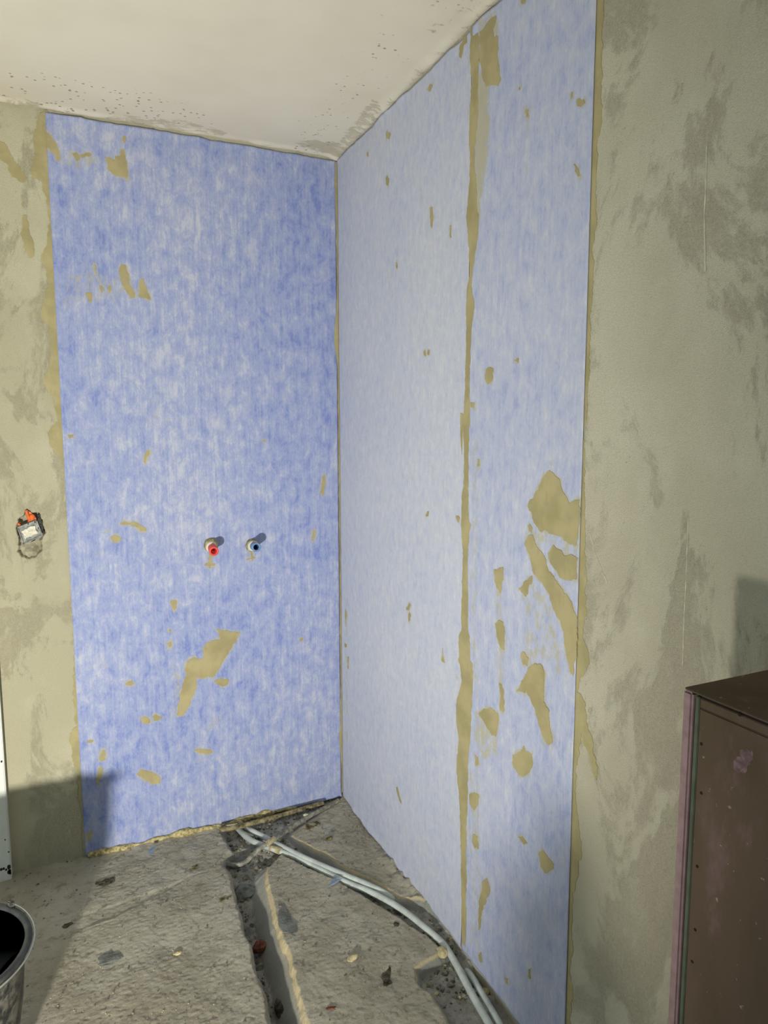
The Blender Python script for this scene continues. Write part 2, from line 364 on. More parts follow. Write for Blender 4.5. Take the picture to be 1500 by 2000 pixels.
# fine scratches and a plaster ridge on the right wall
for pts, wd in [([(1381, 285), (1379, 370), (1376, 420), (1378, 530)], .0011), ([(1345, 1010), (1341, 1120), (1336, 1225), (1334, 1300)], .0008), ([(1152, 1040), (1165, 1085), (1187, 1140)], .0009)]:
    c = [np.array(wb(p)) for p in pts]; poly = [(p[0]-wd, p[1]) for p in c]+[(p[0]+wd, p[1]) for p in c[::-1]]
    plate('plaster_ridge', poly, B3(-.001), .0021, mat_ridge, wall_right, True, 3, .006, .0012)

# ------------------------------------------------------------------ ceiling
xs = lines((-2.6, -1.3, .05), (-1.3, 0, .005)); ys = lines((-3.6, -1.45, .05), (-1.45, 0, .005)); X, Yg = np.meshgrid(xs, ys)
da = -Yg; db = -X
lipA = np.exp(-((da-.012)/.016)**2)*(.006+.010*fbm(X*1.0, Yg, 14, 21, 4)); lipB = np.exp(-((db-.012)/.018)**2)*(.006+.010*fbm(X, Yg, 12, 22, 4))
Zc = H-np.clip(lipA, 0, 1)-np.clip(lipB, 0, 1)+fbm(X, Yg, 4, 23, 3)*.003
wear = np.zeros_like(X)
for poly, k, soft in [(crop(2.143, 0, 0, [(1230, 590), (1290, 585), (1400, 590), (1450, 600), (1420, 655), (1330, 635), (1250, 615)]), .60, .05),
        (crop(2.143, 0, 0, [(400, 470), (620, 488), (800, 510), (930, 545), (990, 570), (880, 570), (640, 535), (450, 500)]), .50, .08),
        (crop(2.143, 0, 0, [(0, 395), (180, 430), (180, 452), (0, 425)]), .56, .06),
        (crop(2.5, 600, 0, [(20, 690), (150, 690), (190, 640), (290, 500), (340, 480), (390, 510), (300, 620), (190, 740), (60, 735)]), .52, .06),
        (crop(2.5, 600, 0, [(570, 190), (610, 120), (720, 60), (850, 0), (900, 0), (780, 80), (690, 110), (620, 180)]), .46, .08)]:
    d = sdf([ce(p) for p in poly], X, Yg); wear = np.maximum(wear, k*sstep(soft*.5, -soft*.4, d))
wear = np.maximum(wear, .36*np.exp(-(da/.05)**2)); wear = np.maximum(wear, .36*np.exp(-(db/.05)**2))
pit = np.maximum(.75*np.exp(-((da-.13)/.12)**2)*sstep(-.25, -.75, X), .35*np.exp(-((db-.14)/.13)**2)); pit = np.maximum(pit, .25*np.exp(-(da/.3)**2))
ceiling = link('ceiling', gridmesh('ceiling', np.stack([X, Yg, Zc], -1).reshape(-1, 3), len(xs), len(ys), flip=True, attrs={'wear': wear.ravel(), 'pitted': pit.ravel()}), mat_ceil)
tag(ceiling, 'off-white painted ceiling with pitted edges', kind='structure')

# ------------------------------------------------------------------ floor: three screed slabs around chased channels
def ext(p, q, d):   # continue a line p->q by d metres
    p = np.array(p); q = np.array(q); return tuple(q+(q-p)/np.linalg.norm(q-p)*d)
L_edge = [(434, 1687), (446, 1698), (448, 1706), (458, 1740), (467, 1774), (470, 1796), (477, 1814), (488, 1832), (494, 1866), (504, 1896), (514, 1924), (522, 1960), (530, 2000)]
R_edge = [(526, 1687), (518, 1702), (519, 1712), (524, 1740), (532, 1766), (536, 1798), (542, 1806), (549, 1832), (561, 1858), (568, 1890), (577, 1926), (588, 1958), (600, 2000)]
Lw = [fl(p) for p in L_edge]; Rw = [fl(p) for p in R_edge]
Lw.append(ext(Lw[-3], Lw[-1], .30)); Rw.append(ext(Rw[-3], Rw[-1], .30))
TRENCH = Lw+Rw[::-1]+[fl(p) for p in [(548, 1668), (535, 1655), (500, 1640), (468, 1645), (452, 1660), (437, 1676)]]
CHANNEL = [fl(p) for p in [(452, 1660), (440, 1640), (432, 1625), (440, 1600), (560, 1570), (640, 1552), (670, 1548), (664, 1566), (625, 1592), (588, 1616), (569, 1632), (598, 1650), (630, 1666), (677, 1697), (731, 1720), (779, 1751), (806, 1757), (840, 1770), (912, 1848), (990, 1930), (1035, 2000), (1065, 2060)]]
PIT = [fl(p) for p in [(880, 2000), (869, 1978), (845, 1943), (818, 1921), (815, 1893), (835, 1876), (858, 1866), (868, 1856), (852, 1838), (835, 1824), (800, 1804), (760, 1777), (700, 1742), (640, 1710), (590, 1686), (549, 1666), (526, 1687), (500, 1690), (470, 1675)]]
PIT0 = fl((905, 2060))
PIPES = CHANNEL+[PIT0]+PIT
PL1 = [fl(p) for p in [(474, 1612), (496, 1625), (532, 1644), (613, 1684)]]; PL2 = [fl(p) for p in [(458, 1612), (483, 1636), (528, 1656), (581, 1676)]]
GR = .0025
xs = lines((-2.6, -1.3, .05), (-1.3, .02, GR)); ys = lines((-3.6, -1.15, .05), (-1.15, .02, GR)); X, Yg = np.meshgrid(xs, ys)
jag = fbm(X, Yg, 45, 31, 4)*.011+fbm(X, Yg, 16, 33, 2)*.010
dT = sdf(TRENCH, X, Yg)+jag; dP = sdf(PIPES, X, Yg)+jag*.8
rough = fbm(X, Yg, 22, 41, 5)*.0055+fbm(X, Yg, 120, 47, 2)*.0022+fbm(X, Yg, 5, 43, 3)*.006+fbm(X*1.0, Yg*1.7, 70, 45, 3)*.0016
bedn = fbm(X, Yg, 30, 51, 5)*.020+fbm(X, Yg, 90, 53, 3)*.006
# seams and steps left by an old partition across the near slab
ridge = [fl(p) for p in [(60, 1842), (117, 1825), (159, 1814), (224, 1793), (289, 1760), (327, 1741), (373, 1713), (434, 1697)]]
ridge2 = [fl(p) for p in [(100, 1803), (140, 1793), (215, 1771), (290, 1745), (336, 1730), (372, 1712)]]
rough += .0045*np.exp(-(dline(ridge, X, Yg)/.006)**2)*(.6+1.2*fbm(X, Yg, 30, 61, 3))-.0030*sstep(.012, .0, sdf(ridge+ridge2[::-1], X, Yg))
for p, r, h in [((200, 1722), .03, -.006), ((375, 1695), .02, -.003), ((757, 1905), .025, -.006), ((610, 1612), .025, .004), ((700, 1800), .05, -.003), ((325, 1850), .06, -.004), ((215, 1870), .04, -.003)]:
    c = fl(p); rough += h*np.exp(-((X-c[0])**2+(Yg-c[1])**2)/r**2)
tT = .22*sstep(.009, -.004, dT)+.78*sstep(-.003, -.012, dT)         # broken chamfer, then a steep side
tP = .35*sstep(.008, -.003, dP)+.65*sstep(-.003, -.018, dP)
corner = sstep(-.50, -.36, X)*sstep(-.30, -.16, Yg)
sR = dline(Rw, X, Yg)
tR = .20*sstep(.010, -.004, dT)+.80*np.clip((sR-.004)/.048, 0, 1); onR = sR < dline(Lw, X, Yg)
tT = np.where(dT < .0, np.minimum(tT, np.maximum(tR, sstep(.01, .06, sR))), tT)
depT = .048+.060*sstep(fl((480, 1705))[1], fl((490, 1790))[1], Yg)+.02*fbm(X, Yg, 8, 71, 2); depP = np.where(Yg > -.55, .036, .030)*(1-.88*corner*(1-np.exp(-(np.minimum(dline(PL1, X, Yg), dline(PL2, X, Yg))/.022)**2)))
Zf = rough*(1-np.maximum(tT, tP))-np.maximum(tT*depT, tP*depP)+bedn*np.maximum(tT*.9, tP*.45)*sstep(-.008, -.03, np.minimum(dT, dP))
Zf += np.exp(-(Yg/.02)**2)*.010*np.clip(.6+fbm(X, Yg, 20, 81, 3), 0, 1)*sstep(-1.0, -.9, X)*sstep(-.42, -.5, X)      # mortar fillet along the back wall
Zf += np.exp(-(X/.035)**2)*.030*np.clip(.5+1.6*fbm(X, Yg, 24, 83, 4), 0, 1.2)*sstep(-.38, -.5, Yg)                          # crumbs along the right wall
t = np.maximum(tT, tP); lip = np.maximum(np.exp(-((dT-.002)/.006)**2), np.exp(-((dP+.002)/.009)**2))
# which slab is it?
mid_line = [fl(p) for p in [(548, 1664), (590, 1680), (640, 1704), (700, 1736), (760, 1770), (800, 1797), (850, 1835), (900, 1920), (960, 2010), (1010, 2100)]]
def side(line, X, Y):      # y of the polyline at X
    P = np.array(line); return Y-np.interp(X, P[:, 0], P[:, 1])
tl = np.array(sorted([((a[0]+b[0])/2, (a[1]+b[1])/2) for a, b in zip(Lw, Rw)], key=lambda q: q[1]))
left = X < np.interp(Yg, tl[:, 1], tl[:, 0]); left |= (Yg > fl((500, 1650))[1]) & (X < fl((470, 1640))[0])
far = (~left) & (side(mid_line, X, Yg) > 0) & (X > fl((548, 1664))[0]-.03)
qt = lambda a: .25*(a[:-1, :-1]+a[1:, :-1]+a[:-1, 1:]+a[1:, 1:])
bedm = qt(t) > .93; lf = qt(left.astype(float)) > .5; fr = qt(far.astype(float)) > .5
V = np.stack([X, Yg, Zf], -1).reshape(-1, 3); at = {'lip': (lip*np.where(left, .12, 1.0)).ravel(), 'cut': sstep(.16, .36, t).ravel()}  # left slab edge, turned from the lamp, gets little of the painted brightness
floor = link('floor', gridmesh('floor', V, len(xs), len(ys), mask=bedm, attrs=at), mat_bed)
tag(floor, 'broken screed floor with chased channels', kind='structure')
slabs = []
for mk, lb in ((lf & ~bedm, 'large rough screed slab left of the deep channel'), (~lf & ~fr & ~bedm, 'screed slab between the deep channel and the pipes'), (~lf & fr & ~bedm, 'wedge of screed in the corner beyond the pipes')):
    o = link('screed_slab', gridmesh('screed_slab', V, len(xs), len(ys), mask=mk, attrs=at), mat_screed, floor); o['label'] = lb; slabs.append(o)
def zat(x, y):
    i = min(max(np.searchsorted(xs, x), 0), len(xs)-1); j = min(max(np.searchsorted(ys, y), 0), len(ys)-1); return float(Zf[j, i])
# loose rubble in the channels and grit on the slabs: nobody could count it
def scatter(name, polys, n, smin, smax, mat, parent, cond, seed):
    rs = random.Random(seed); base = chunkmesh('tmp', (1, 1, .7), seed, 1, .5)
    bv = np.array([v.co[:] for v in base.vertices]); bf = [tuple(p.vertices) for p in base.polygons]; bpy.data.meshes.remove(base)
    VV = []; FF = []; k = 0; tries = 0
    while k < n and tries < n*60:
        tries += 1
        x = rs.uniform(polys[0], polys[1]); y = rs.uniform(polys[2], polys[3])
        i = np.searchsorted(xs, x); j = np.searchsorted(ys, y)
        if i >= len(xs) or j >= len(ys) or not cond(i, j): continue
        s = smin+(smax-smin)*rs.random()**3; a = rs.uniform(0, 6.28); c, sn = math.cos(a), math.sin(a)
        q = bv*np.array([s*rs.uniform(.7, 1.3), s*rs.uniform(.7, 1.3), s*rs.uniform(.6, 1)])
        q = np.stack([q[:, 0]*c-q[:, 1]*sn+x, q[:, 0]*sn+q[:, 1]*c+y, q[:, 2]+Zf[j, i]+s*.25], 1)
        FF += [tuple(v+len(bv)*k for v in f) for f in bf]; VV.append(q); k += 1
    me = bpy.data.meshes.new(name); me.from_pydata(np.concatenate(VV).tolist(), [], FF); me.update()
    return tag(link(name, me, mat, parent), kind='stuff')
scatter('rubble', (-.9, -.01, -1.1, -.01), 700, .0025, .013, mat_rubble, floor, lambda i, j: tP[j, i] > .97 or tT[j, i] > .99, 5)
scatter('pale_rubble', (-.6, -.01, -1.1, -.01), 120, .002, .009, mat_mortar, floor, lambda i, j: tP[j, i] > .97, 6)
scatter('grit', (-1.2, -.005, -1.1, -.005), 900, .0012, .0045, mat_rubble, slabs[0], lambda i, j: t[j, i] < .02, 8)
scatter('pale_grit', (-1.1, -.005, -1.1, -.005), 500, .001, .0030, mat_mortar, slabs[1], lambda i, j: t[j, i] < .02, 9)
# smooth spalled patch beside the broken lip
sp = [fl(p) for p in crop(5, 400, 1700, [(722, 305), (770, 330), (830, 450), (900, 540), (905, 600), (850, 622), (770, 605), (722, 540), (716, 480), (720, 400)])]
zz = max(zat(*p) for p in sp)
plate('smooth_patch', sp, Z3(zz-.006), .0065, mat_grey, slabs[1], True, 4, .006, .0025)

# ------------------------------------------------------------------ white door frame at the left edge
def door():
    root = empty('door_1', (-1.24, -.02, 0)); tag(root, 'white painted door frame with chipped foot', kind='structure')
    x1 = -1.206
    relink(box('jamb', (x1-.07, -.035, -.015), (x1, .004, 2.03), mat_white, None, .003), root)
    relink(box('jamb', (x1-.95, -.035, -.015), (x1-.88, .004, 2.03), mat_white, None, .003), root)
    relink(box('frame_head', (x1-.88, -.035, 1.96), (x1-.07, .004, 2.03), mat_white, None, .003), root)
    leaf = relink(box('door_leaf', (x1-.88, -.018, .012), (x1-.07, .002, 1.96), mat_white, None, .002), root)
    relink(box('handle_plate', (x1-.145, -.024, .93), (x1-.105, -.017, 1.12), mat_plate, None, .002), root)
    relink(sweep('handle', [(x1-.125, -.02, 1.04), (x1-.125, -.065, 1.04), (x1-.16, -.07, 1.04), (x1-.24, -.07, 1.04)], .009, mat_plate), root)
    rs = random.Random(3)
    for k, (px, r) in enumerate([((2, 1698), .006), ((7, 1697), .005), ((12, 1699), .004), ((18, 1693), .008), ((21, 1702), .009), ((3, 1487), .004), ((10, 1640), .003), ((17, 1664), .003), ((19, 1703), .01)]):
        p = wa(px, .0355); poly = [(p[0]+r*rs.uniform(.5, 1)*math.cos(a), max(-.012, p[1]+r*1.3*rs.uniform(.5, 1)*math.sin(a))) for a in np.arange(7)*.9]
        poly = [(min(q[0], x1-.001), q[1]) for q in poly]
        relink(plate('paint_chip', poly, A3(.0352), .0004, mat_chip, None, False), root)
    return root
door()

# ------------------------------------------------------------------ waterproofing membranes with adhesive
A_SM = []
def addA(s, ox, oy, pts): A_SM.append([wa(p, .003) for p in crop(s, ox, oy, pts)])
c1 = (2.143, 0, 0); c3 = (2.143, 0, 480); c4 = (2.143, 0, 950); c6 = (2.143, 0, 1480)
addA(*c1, [(192, 550), (215, 570), (235, 600), (250, 640), (248, 680), (235, 670), (228, 650), (205, 620), (196, 615)])
addA(*c1, [(300, 640), (322, 638), (332, 663), (322, 674), (312, 658)])
addA(*c1, [(336, 652), (360, 643), (386, 645), (370, 654), (345, 658)])
addA(*c1, [(435, 655), (455, 658), (470, 670), (485, 670), (482, 655), (503, 650), (507, 625), (520, 625), (525, 650), (530, 690), (534, 750), (510, 740), (470, 728), (455, 710), (452, 690)])
addA(*c1, [(515, 570), (523, 572), (522, 600), (516, 592)])
addA(*c3, [(500, 95), (510, 80), (525, 85), (535, 110), (545, 160), (565, 200), (560, 215), (545, 218), (525, 190), (505, 150)])
addA(*c3, [(582, 165), (592, 135), (605, 155), (625, 200), (630, 225), (605, 218), (578, 212)])
addA(*c3, [(395, 78), (402, 80), (403, 118), (397, 110)]); addA(*c3, [(418, 165), (432, 172), (428, 200), (420, 190)]); addA(*c3, [(448, 180), (460, 165), (466, 185), (456, 200)]); addA(*c3, [(360, 200), (385, 195), (382, 235), (368, 230)])
addA(*c3, [(1350, 965), (1360, 958), (1363, 985), (1352, 1047), (1342, 1035)]); addA(*c3, [(1098, 815), (1106, 810), (1113, 818), (1104, 823)])
addA(*c3, [(610, 862), (622, 857), (628, 868), (618, 880), (608, 915), (600, 905), (606, 880)]); addA(*c3, [(283, 790), (310, 790), (308, 806), (288, 803)])
addA(*c4, [(500, 160), (520, 145), (535, 150), (565, 148), (590, 160), (610, 175), (612, 186), (590, 187), (575, 172), (545, 160)])
addA(*c4, [(463, 215), (480, 202), (500, 212), (508, 225), (485, 238), (470, 228)])
addA(*c4, [(905, 598), (1005, 610), (990, 640), (960, 690), (930, 740), (915, 770), (890, 800), (870, 795), (845, 805), (825, 800), (820, 850), (800, 890), (790, 920), (770, 955), (755, 962), (740, 960), (745, 910), (755, 870), (770, 820), (778, 790), (775, 765), (785, 735), (800, 718), (815, 712), (830, 728), (850, 720), (855, 700), (852, 675), (860, 660), (900, 640), (920, 637), (918, 615)])
addA(*c4, [(895, 815), (925, 805), (957, 810), (955, 830), (930, 837), (908, 830)]); addA(*c4, [(526, 828), (540, 815), (555, 815), (563, 829), (545, 836)])
addA(*c4, [(585, 970), (605, 965), (628, 978), (625, 990), (600, 993)]); addA(*c4, [(638, 962), (650, 953), (682, 968), (660, 980), (642, 986)])
addA(*c4, [(810, 1104), (830, 1096), (870, 1100), (890, 1112), (860, 1121), (832, 1114)]); addA(*c4, [(418, 1130), (425, 1105), (438, 1100), (444, 1125), (430, 1146), (414, 1145)])
addA(*c4, [(693, 655), (718, 648), (720, 668), (706, 678)]); addA(*c4, [(715, 485), (730, 474), (741, 482), (738, 505), (730, 520), (718, 505)]); addA(*c4, [(1308, 190), (1318, 182), (1320, 215), (1308, 228)])
addA(*c4, [(365, 1066), (388, 1063), (390, 1070), (368, 1071)]); addA(*c4, [(1255, 638), (1266, 632), (1268, 642), (1258, 648)]); addA(*c4, [(706, 600), (716, 596), (718, 610), (708, 610)])
addA(*c6, [(572, 70), (590, 50), (630, 60), (675, 80), (670, 105), (640, 112), (610, 95)]); addA(*c6, [(406, 105), (414, 45), (424, 36), (428, 60), (414, 115)]); addA(*c6, [(414, 0), (438, 0), (436, 10), (420, 12)])
addA(*c6, [(362, 320), (372, 322), (384, 300), (378, 345), (368, 350)])
addA(*c4, [(876, 285), (886, 285), (884, 322), (900, 325), (898, 331), (882, 333), (880, 343), (872, 343), (873, 333), (858, 331), (859, 326), (874, 323)])
addA(*c4, [(1050, 280), (1056, 280), (1058, 296), (1068, 298), (1057, 303), (1057, 313), (1052, 305), (1030, 307), (1032, 301), (1050, 299)])
A_FILM = [(crop(2.143, 0, 480, [(250, 120), (400, 90), (500, 140), (560, 200), (480, 240), (300, 250), (255, 300)]), .46), (crop(2.143, 0, 950, [(680, 700), (780, 800), (740, 960), (700, 1000), (720, 850)]), .5),
    (crop(2.143, 0, 0, [(230, 640), (420, 640), (440, 690), (330, 720), (240, 700)]), .5), (crop(2.143, 0, 950, [(460, 200), (420, 190), (520, 130), (600, 150), (500, 170)]), .5), (crop(2.143, 0, 950, [(870, 970), (930, 960), (920, 1010), (860, 1030)]), .5),
    (crop(2.143, 0, 480, [(620, 540), (700, 560), (700, 740), (640, 750), (600, 600)]), .38), (crop(2.143, 0, 950, [(330, 280), (440, 260), (430, 300), (340, 310)]), .45), (crop(2.143, 0, 950, [(370, 745), (450, 735), (450, 755), (380, 760)]), .55),
    (crop(2.143, 0, 480, [(680, 725), (840, 720), (840, 740), (690, 745)]), .5), (crop(2.143, 0, 0, [(740, 640), (1380, 640), (1390, 690), (800, 690)]), .32), (crop(2.143, 0, 950, [(800, 1135), (900, 1135), (900, 1160), (800, 1160)]), .5)]
B_SM1, B_SM2 = [], []
def addB(lst, s, ox, oy, pts): lst.append([wb(p, .003) for p in crop(s, ox, oy, pts)])
d2 = (2.5, 600, 0); d5 = (2.5, 640, 850); d7 = (1.875, 400, 1500); d0 = (1, 0, 0)
addB(B_SM1, *d2, [(765, 180), (778, 172), (780, 205), (764, 220), (752, 282), (742, 278), (746, 225), (756, 212)]); addB(B_SM1, *d2, [(588, 438), (598, 415), (616, 404), (612, 422), (600, 442)])
addB(B_SM1, *d2, [(385, 650), (391, 642), (395, 676), (388, 672)]); addB(B_SM1, *d2, [(397, 645), (408, 655), (402, 678), (398, 670)]); addB(B_SM1, *d2, [(384, 870), (392, 857), (400, 876), (395, 908), (387, 897)])
addB(B_SM1, *d2, [(602, 1015), (612, 1008), (616, 1060), (608, 1115), (602, 1060)]); addB(B_SM1, *d2, [(697, 1100), (703, 1098), (702, 1162), (698, 1152)]); addB(B_SM1, *d2, [(292, 745), (298, 745), (298, 765), (294, 760)]); addB(B_SM1, *d2, [(436, 1280), (441, 1282), (440, 1310), (436, 1305)])
addB(B_SM1, *d0, [(827, 686), (831, 684), (832, 696), (828, 695)]); addB(B_SM1, *d0, [(836, 684), (839, 686), (838, 693), (835, 692)])
addB(B_SM1, *d5, [(385, 850), (400, 815), (406, 830), (395, 856)]); addB(B_SM1, *d5, [(395, 875), (404, 872), (404, 905), (395, 910)]); addB(B_SM1, *d5, [(479, 392), (493, 372), (491, 390), (484, 398)]); addB(B_SM1, *d5, [(562, 1040), (566, 1085), (573, 1110), (556, 1100), (559, 1080)])
addB(B_SM1, *d5, [(87, 850), (93, 860), (90, 935), (86, 900)]); addB(B_SM1, *d5, [(98, 1080), (103, 1085), (102, 1140), (98, 1130)]); addB(B_SM1, *d5, [(84, 1020), (95, 1024), (93, 1036), (84, 1034)]); addB(B_SM1, *d7, [(702, 72), (706, 72), (720, 128), (715, 125)])
addB(B_SM1, *d5, [(625, 395), (645, 402), (640, 425), (632, 412)])
addB(B_SM2, *d2, [(845, 118), (855, 102), (905, 88), (925, 80), (912, 150), (916, 180), (930, 185), (932, 260), (945, 380), (936, 422), (900, 414), (875, 426), (862, 400), (858, 350), (845, 300), (842, 200)])
addB(B_SM2, *d2, [(1065, 545), (1072, 528), (1085, 532), (1083, 580), (1072, 575)]); addB(B_SM2, *d2, [(1304, 800), (1320, 808), (1337, 860), (1325, 862), (1312, 835)]); addB(B_SM2, *d2, [(1318, 490), (1345, 488), (1358, 500), (1340, 515), (1325, 508)])
addB(B_SM2, *d2, [(1045, 0), (1075, 0), (1065, 22), (1052, 18)]); addB(B_SM2, *d2, [(1034, 430), (1042, 420), (1042, 438), (1036, 442)]); addB(B_SM2, *d2, [(1292, 455), (1298, 450), (1298, 475), (1292, 482)])
addB(B_SM2, *d0, [(948, 740), (950, 722), (957, 717), (964, 722), (962, 742), (954, 749)]); addB(B_SM2, *d0, [(1005, 702), (1012, 700), (1013, 706), (1006, 707)]); addB(B_SM2, *d0, [(920, 788), (928, 785), (926, 797), (921, 796)])
addB(B_SM2, *d5, [(733, 115), (747, 118), (745, 150), (734, 155)])
addB(B_SM2, *d5, [(1085, 170), (1110, 190), (1130, 210), (1140, 250), (1160, 290), (1185, 330), (1234, 312), (1236, 330), (1225, 520), (1215, 540), (1190, 530), (1170, 520), (1140, 500), (1100, 485), (1070, 475), (1040, 470), (1010, 420), (990, 370), (978, 345), (1000, 310), (1030, 260), (1050, 210), (1070, 180)])
addB(B_SM2, *d5, [(980, 490), (1000, 490), (1015, 530), (1050, 570), (1070, 620), (1085, 670), (1130, 720), (1170, 780), (1200, 830), (1212, 870), (1220, 950), (1212, 1080), (1202, 1170), (1185, 1150), (1170, 1090), (1155, 960), (1130, 900), (1105, 850), (1085, 780), (1050, 720), (1010, 680), (1000, 640), (985, 580), (965, 530)])
addB(B_SM2, *d5, [(1080, 575), (1105, 540), (1130, 555), (1160, 585), (1200, 590), (1223, 600), (1218, 700), (1190, 715), (1150, 700), (1110, 650), (1085, 620)])
addB(B_SM2, *d5, [(935, 750), (960, 725), (1000, 685), (1000, 710), (985, 740), (970, 790), (950, 770)]); addB(B_SM2, *d5, [(815, 660), (858, 648), (860, 690), (850, 740), (845, 770), (830, 740), (818, 710)])
addB(B_SM2, *d5, [(820, 920), (840, 905), (860, 912), (870, 980), (865, 1050), (850, 1045), (825, 980)]); addB(B_SM2, *d5, [(945, 1070), (965, 1060), (982, 1090), (978, 1130), (955, 1120)])
addB(B_SM2, *d5, [(925, 1250), (960, 1190), (985, 1130), (1020, 1110), (1050, 1125), (1062, 1160), (1060, 1230), (1055, 1300), (1080, 1340), (1085, 1400), (1100, 1460), (1100, 1500), (1075, 1510), (1055, 1480), (1040, 1420), (1020, 1360), (1005, 1310), (975, 1260), (950, 1255)])
addB(B_SM2, *d5, [(840, 1210), (855, 1210), (862, 1260), (862, 1350), (840, 1350), (845, 1280)]); addB(B_SM2, *d5, [(740, 1360), (760, 1335), (800, 1330), (835, 1355), (840, 1400), (825, 1475), (805, 1460), (780, 1430), (760, 1400)])
addB(B_SM2, *d5, [(905, 1565), (935, 1550), (960, 1520), (970, 1545), (1000, 1555), (1000, 1610), (985, 1650), (950, 1672), (930, 1655), (912, 1625)]); addB(B_SM2, *d5, [(980, 440), (1000, 445), (1000, 480), (985, 470)]); addB(B_SM2, *d5, [(720, 1560), (735, 1570), (740, 1610), (725, 1615)])
addB(B_SM2, *d7, [(970, 100), (985, 85), (1005, 100), (1005, 130), (985, 155), (972, 130)]); addB(B_SM2, *d7, [(985, 245), (1002, 250), (1002, 290), (988, 295), (980, 270)]); addB(B_SM2, *d7, [(1225, 310), (1240, 300), (1280, 350), (1280, 370), (1250, 385), (1230, 360)])
addB(B_SM2, *d7, [(1020, 415), (1035, 405), (1045, 440), (1035, 480), (1015, 520), (1010, 590), (1003, 590), (1005, 500)]); addB(B_SM2, *d7, [(1000, 680), (1012, 675), (1018, 715), (1008, 710)]); addB(B_SM2, *d7, [(1150, 250), (1165, 250), (1182, 275), (1170, 280)]); addB(B_SM2, *d7, [(1100, 765), (1112, 770), (1110, 790), (1102, 785)]); addB(B_SM2, *d7, [(1185, 735), (1195, 735), (1195, 770), (1186, 765)])
B2_FILM = [(crop(2.5, 600, 0, [(815, 300), (890, 420), (895, 600), (880, 800), (850, 1000), (835, 1230), (818, 1230)]), .80), (crop(2.5, 640, 850, [(695, 0), (745, 0), (742, 500), (735, 1000), (750, 1300), (710, 1400), (695, 900)]), .48),
    (crop(2.5, 640, 850, [(815, 640), (862, 650), (872, 1350), (835, 1370), (815, 900)]), .55), (crop(2.5, 640, 850, [(940, 760), (1000, 700), (1080, 780), (1120, 900), (1170, 1150), (1180, 1250), (1040, 1100), (950, 1150)]), .5),
    (crop(2.5, 640, 850, [(710, 1340), (850, 1330), (840, 1560), (760, 1600), (715, 1480)]), .6), (crop(2.5, 640, 850, [(1060, 90), (1130, 90), (1130, 180), (1080, 170)]), .5), (crop(2.5, 640, 850, [(960, 470), (1010, 440), (1230, 520), (1225, 620), (1100, 560), (960, 540)]), .55),
    (crop(1.875, 400, 1500, [(960, 0), (1010, 0), (1015, 300), (1020, 420), (1010, 700), (965, 640)]), .45), (crop(2.5, 600, 0, [(1050, 500), (1100, 500), (1090, 880), (1055, 880)]), .42), (crop(2.5, 600, 0, [(850, 60), (930, 30), (945, 120), (930, 420), (840, 420)]), .6), (crop(2.5, 640, 850, [(1000, 1290), (1100, 1290), (1120, 1540), (1050, 1560)]), .5)]
B1_FILM = [(crop(2.5, 600, 0, [(775, 180), (800, 180), (800, 700), (780, 640)]), .5), (crop(2.5, 600, 0, [(380, 1250), (440, 1250), (450, 1500), (380, 1500)]), .36), (crop(2.5, 600, 0, [(585, 1100), (620, 1100), (615, 1300), (590, 1300)]), .45), (crop(2.5, 640, 850, [(610, 1150), (655, 1150), (640, 1625), (610, 1625)]), .45), (crop(2.5, 640, 850, [(80, 780), (105, 780), (105, 1625), (80, 1625)]), .45), (crop(2.5, 600, 0, [(160, 640), (420, 600), (420, 720), (200, 760)]), .35)]
def film(U, Vv, smears, films, conv):
    f = np.zeros_like(U)
    for p in smears: 
        P = np.array(p); m = (U > P[:, 0].min()-.06) & (U < P[:, 0].max()+.06) & (Vv > P[:, 1].min()-.08) & (Vv < P[:, 1].max()+.08)
        if not m.any(): continue
        d = sdf(p, U[m], Vv[m]); f[m] = np.maximum(f[m], .66*sstep(.024, -.004, d))
    for p, k in films:
        d = sdf([conv(q, .003) for q in p], U, Vv); f = np.maximum(f, k*sstep(.025, -.02, d))
    return f
def membrane(label, u0, u1, wall, smears, films, mat, off, topx, seed, curl):
    us = np.linspace(u0, u1, int((u1-u0)/.006)+2); vs = np.linspace(0, 1, 416); Ug, T = np.meshgrid(us, vs)
    edge = fbm(Ug, Ug*0, 9, seed, 4)*.020
    lo = .006+.006*fbm(Ug, Ug*0, 30, seed+3, 3)+np.clip(edge, 0, 1)*.5; hi = topx+fbm(Ug, Ug*0+4, 18, seed+9, 3)*.008
    Vg = lo+(hi-lo)*T
    hgt = off+fbm(Ug, Vg, 7, seed+1, 3)*.0012+.0012+curl*np.exp(-((Vg-lo)/.016))*np.clip(.45+1.6*fbm(Ug, Ug*0, 7, seed+6, 3), 0.05, 1)+.006*np.exp(-((hi-Vg)/.012))*np.clip(.4+2*fbm(Ug, Ug*0, 11, seed+7, 3), 0, 1)
    hgt += (np.abs(fbm(Ug, Vg, 3, seed+11, 2)) < .012)*.0002
    fm = film(Ug, Vg, smears, films, wa if wall == 'A' else wb)
    P = np.stack([Ug, -hgt, Vg], -1) if wall == 'A' else np.stack([-hgt, Ug, Vg], -1)
    o = link('waterproofing_membrane', gridmesh('waterproofing_membrane', P.reshape(-1, 3), len(us), 416, flip=(wall == 'B'), attrs={'film': fm.ravel()}), mat)
    md = o.modifiers.new('thickness', 'SOLIDIFY'); md.thickness = .0006; md.offset = -1
    tag(o, label, 'membrane', 'blue fleece sealing sheets')
    for k, p in enumerate(smears):
        A = A3 if wall == 'A' else B3
        plate('adhesive_smear', p, A(off+.0006), .0014+.00003*(k % 20), mat_adh, o, True, seed+k, .0025, .0050)
    return o
